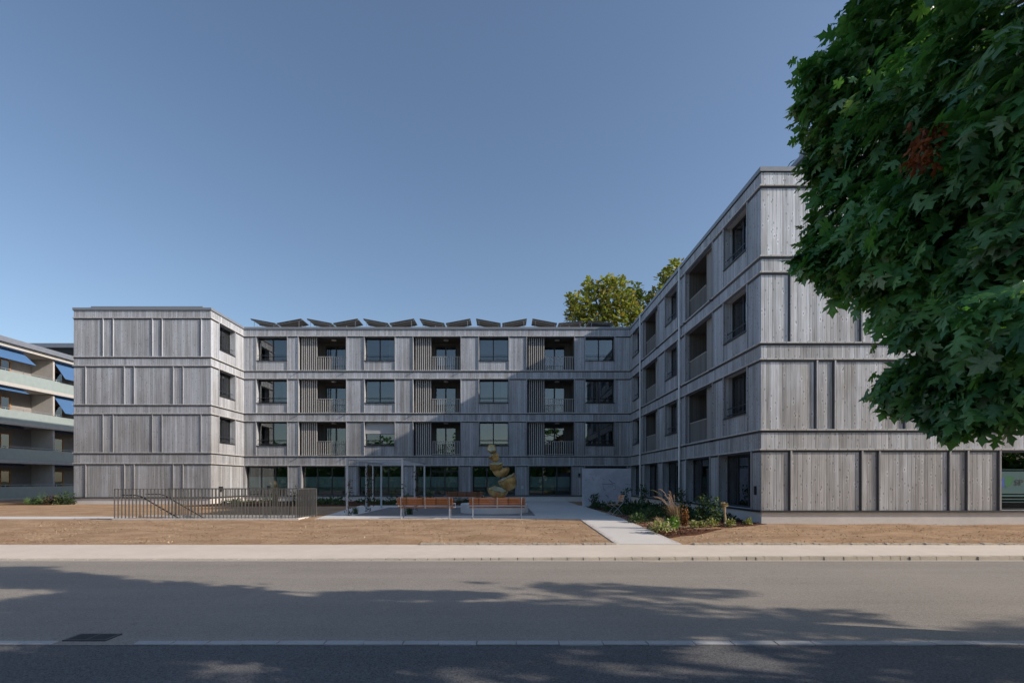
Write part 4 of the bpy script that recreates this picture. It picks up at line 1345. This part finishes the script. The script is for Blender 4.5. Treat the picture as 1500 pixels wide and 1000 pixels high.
# ------------------------------------------------------------------ trees
def limbs(mb, base, top, r, targets):
    base, top = Vector(base), Vector(top)
    mid = base.lerp(top, .5) + Vector((.08, -.05, 0))
    mb.tube([base, base.lerp(mid, .15), mid, top], [r * 1.35, r, r * .8, r * .5], 12)
    for i, c in enumerate(targets):
        c = Vector(c); f = .3 + .7 * ((i * 37) % 10) / 10
        s = base.lerp(top, max(.45, f))
        m = s.lerp(c, .5) + Vector((0, 0, .12 * (c - s).length))
        mb.tube([s, m, c], [r * .38, r * .22, r * .06], 7)

def tree(name, label, base, top, r, blobs, n, size, T, mat, group=None, cat='tree', droop=.7, shell=.55):
    t = thing(name, label, cat, base, group)
    mb = MB(); limbs(mb, base, top, r, [b_[:3] for b_ in blobs]); mb.build('trunk', M['bark'], t, smooth=True)
    p, d = blob_cloud(blobs, n, shell)
    c = np.array(base) + np.array([0, 0, (top[2] - base[2]) * .6])
    out = p - c; out /= np.linalg.norm(out, axis=1, keepdims=True)
    tip = d * .5 + out * .6 + np.array([0, 0, -droop]) + rng.normal(size=p.shape) * .45
    nor = np.array([0, 0, 1.0]) + out * .5 + rng.normal(size=p.shape) * .48
    leaves('crown', p, tip, nor, size * rng.uniform(.5, 1.35, len(p)), T, mat, t)
    return t

# the maple whose crown hangs into the picture at the right
def pb(px, py, Y, rpx, ry=None, rz=None):
    s = Y / 800.0
    r = rpx * s
    return ((px - 739) * s, Y, CZ + (704 - py) * s, r, (ry or r), (rz or r))
MB1 = [pb(1188, 112, 6.6, 20), pb(1176, 158, 6.6, 14), pb(1200, 90, 6.6, 12), pb(1178, 385, 6.3, 17), pb(1262, 8, 6.5, 13), pb(1292, 572, 5.6, 12), pb(1185, 235, 6.5, 10), pb(1310, 585, 5.6, 14),
       pb(1330, 20, 6.4, 90), pb(1270, 105, 6.6, 75), pb(1235, 155, 6.6, 60), pb(1300, 210, 6.2, 95), pb(1225, 240, 6.5, 38),
       pb(1260, 320, 6.3, 70), pb(1215, 372, 6.3, 42), pb(1240, 390, 6.2, 42), pb(1330, 350, 5.6, 100), pb(1322, 422, 5.8, 55), pb(1400, 460, 5.2, 85),
       pb(1320, 560, 5.6, 33, .3), pb(1375, 565, 5.3, 50), pb(1430, 575, 5.0, 58), pb(1390, 610, 5.2, 30), pb(1480, 560, 4.8, 75),
       pb(1400, 150, 5.3, 110), pb(1420, 300, 5.0, 120), pb(1480, 60, 5.0, 120), pb(1470, 210, 4.2, 60), pb(1490, 340, 4.0, 65), pb(1485, 470, 3.7, 62),
       pb(1450, 420, 4.4, 60), pb(1530, 150, 4.2, 120), pb(1540, 400, 4.2, 110),
       (9.7, 5.6, 6.1, 1.4, .3, .18), (11.2, 5.2, 7.0, 1.2, .28, .18), (8.6, 5.3, 5.0, 1.1, .3, .2),
       (6.3, 4.6, 3.9, .9, .8, .5), (7.2, 4.2, 4.8, 1.0, .8, .45), (6.5, 3.6, 5.6, .9, .8, .4), (7.9, 4.4, 5.8, 1.0, .9, .4), (7.4, 3.6, 6.9, .9, .7, .4),
       (8.4, 3.0, 7.8, 1.0, .7, .35), (9.2, 4.6, 4.6, 1.1, .9, .5), (9.8, 3.4, 6.0, 1.1, .9, .4), (5.4, 6.9, 8.2, .9, .5, .3), (6.6, 6.0, 8.4, .8, .5, .3),
       (5.4, 2.7, 5.2, 1.1, .7, .5), (6.4, 2.0, 6.2, 1.2, .8, .5), (5.9, 1.6, 4.4, 1.0, .7, .5), (7.4, 1.8, 5.0, 1.1, .9, .5), (8.3, 2.2, 4.0, 1.1, .9, .5), (4.9, 3.0, 6.6, .9, .6, .4), (7.6, 2.6, 3.2, 1.0, .8, .45)]
mt = tree('maple_tree', 'large maple tree with dark green leaves overhanging the road at the right edge', (8.0, 5.3, 0), (8.0, 5.4, 8.6), .24, MB1, 28500, .137, MAPLE, M['maple'], shell=.45)
# dry, red-brown leaf cluster on a broken twig
p, d = blob_cloud([pb(1350, 228, 4.42, 22), pb(1370, 188, 4.45, 9, None, .13), pb(1352, 195, 4.5, 8, None, .12), pb(1336, 180, 4.4, 5)], 85, .1)
leaves('dead_twig', p, d * .3 + np.array([0, 0, -1.0]) + rng.normal(size=p.shape) * .35, rng.normal(size=p.shape), rng.uniform(.05, .11, len(p)), CURL, M['deadleaf'], mt)

# street trees farther right: outside the frame, their shadows fall on the road
def street_tree(x, y, h, label, seed, extra=()):
    rd = random.Random(seed)
    bl = list(extra)
    for k in range(20):
        a = rd.uniform(0, 6.28); q = rd.uniform(.3, 1); rr = rd.uniform(.55, 1.15)
        z = h * rd.uniform(.42, .95); m = 2.6 * math.sin(min(1, (z / h - .3) / .5) * math.pi * .62 + .3)
        bl.append((x + math.cos(a) * q * m * 1.25, y + math.sin(a) * q * m * .85, z, rr * 1.15, rr * .75, rr * .6))
    tree('maple_tree', label, (x, y, 0), (x, y, h * .8), .22, bl, 3600, .25, MAPLE_S, M['maple'], 'street maples beyond the right edge')
street_tree(15.2, 1.6, 8.6, 'street maple standing second along the near side of the road', 3,
            [(14.9, 5.6, 7.5, 1.5, .32, .22), (16.6, 5.0, 7.9, 1.6, .4, .25), (13.6, 4.6, 6.9, 1.2, .35, .25), (16.0, 3.9, 7.2, 1.6, .45, .3), (12.6, 3.9, 5.6, 1.1, .35, .25)])
street_tree(21.5, .8, 9.0, 'street maple standing third along the near side of the road', 5)
street_tree(10.5, -1.2, 8.2, 'street maple set back from the near side of the road', 9)

def bg_tree(label, cx, cy, gz, h, blobs, mat, n, seed):
    t = tree('broadleaf_tree', label, (cx, cy, 0), (cx, cy, h), .4, blobs, n, .42, OVAL, mat, 'trees behind the building', droop=.2, shell=.35)
    return t
def bgb(px, py, Y, rpx, ry=1.4): return pb(px, py, Y, rpx, ry)
bg_tree('yellow-green broadleaf tree showing above the centre roof', 11, 56, 0, 17,
        [bgb(850, 450, 55, 19), bgb(872, 435, 56, 17), bgb(888, 420, 56, 14), bgb(905, 420, 56, 14), bgb(862, 418, 57, 7), bgb(896, 445, 55, 20), bgb(880, 462, 55, 18),
         bgb(915, 440, 55, 15), bgb(840, 462, 55, 12), bgb(925, 460, 56, 15), bgb(905, 470, 55, 14), bgb(838, 440, 56, 8), bgb(860, 475, 55, 16), bgb(935, 470, 56, 12), (11, 56, 14, 4, 3, 3)], M['treeleaf'], 5200, 1)
bg_tree('darker green tree crown just right of the yellow-green one', 13.5, 60, 0, 17,
        [bgb(930, 428, 60, 11), bgb(938, 440, 60, 9), bgb(925, 446, 60, 12), bgb(936, 462, 60, 9), (13.5, 60, 15, 3, 3, 3)], M['treeleaf2'], 1900, 2)
bg_tree('tall tree rising behind the right wing roof edge', 19, 58, 0, 20,
        [bgb(990, 392, 57, 11), bgb(975, 405, 57, 11), bgb(985, 420, 57, 16), bgb(965, 430, 57, 11), bgb(955, 442, 57, 9), bgb(1000, 410, 57, 15), bgb(960, 455, 57, 12), bgb(980, 445, 57, 16), (19, 58, 16, 4, 3, 4)], M['treeleaf'], 3400, 3)

# belt of trees across the road behind the viewpoint, mirrored in the windows
P = []
for k in range(70):
    x = -60 + k * 1.75 + random.uniform(-1, 1); hh = 7.5 + 2.5 * math.sin(k * .7) + random.uniform(-1.5, 1.5)
    for z in (.8, 2.2, 3.4, .55 * hh, .85 * hh): P.append((x, -26 + random.uniform(-3, 2), z, 1.6, 1.5, 1.3 if z < 3.5 else 1.7))
p_, d_ = blob_cloud(P, 36000, .4)
o = leaves('tree_belt', p_, d_ + np.array([0, 0, -.3]), rng.normal(size=d_.shape) * .5 + np.array([0, 0, 1.]), rng.uniform(.45, .85, len(p_)), OVAL, M['maple'])
tag(o, 'belt of dark green trees across the street, seen mirrored in the windows', 'trees', kind='stuff')
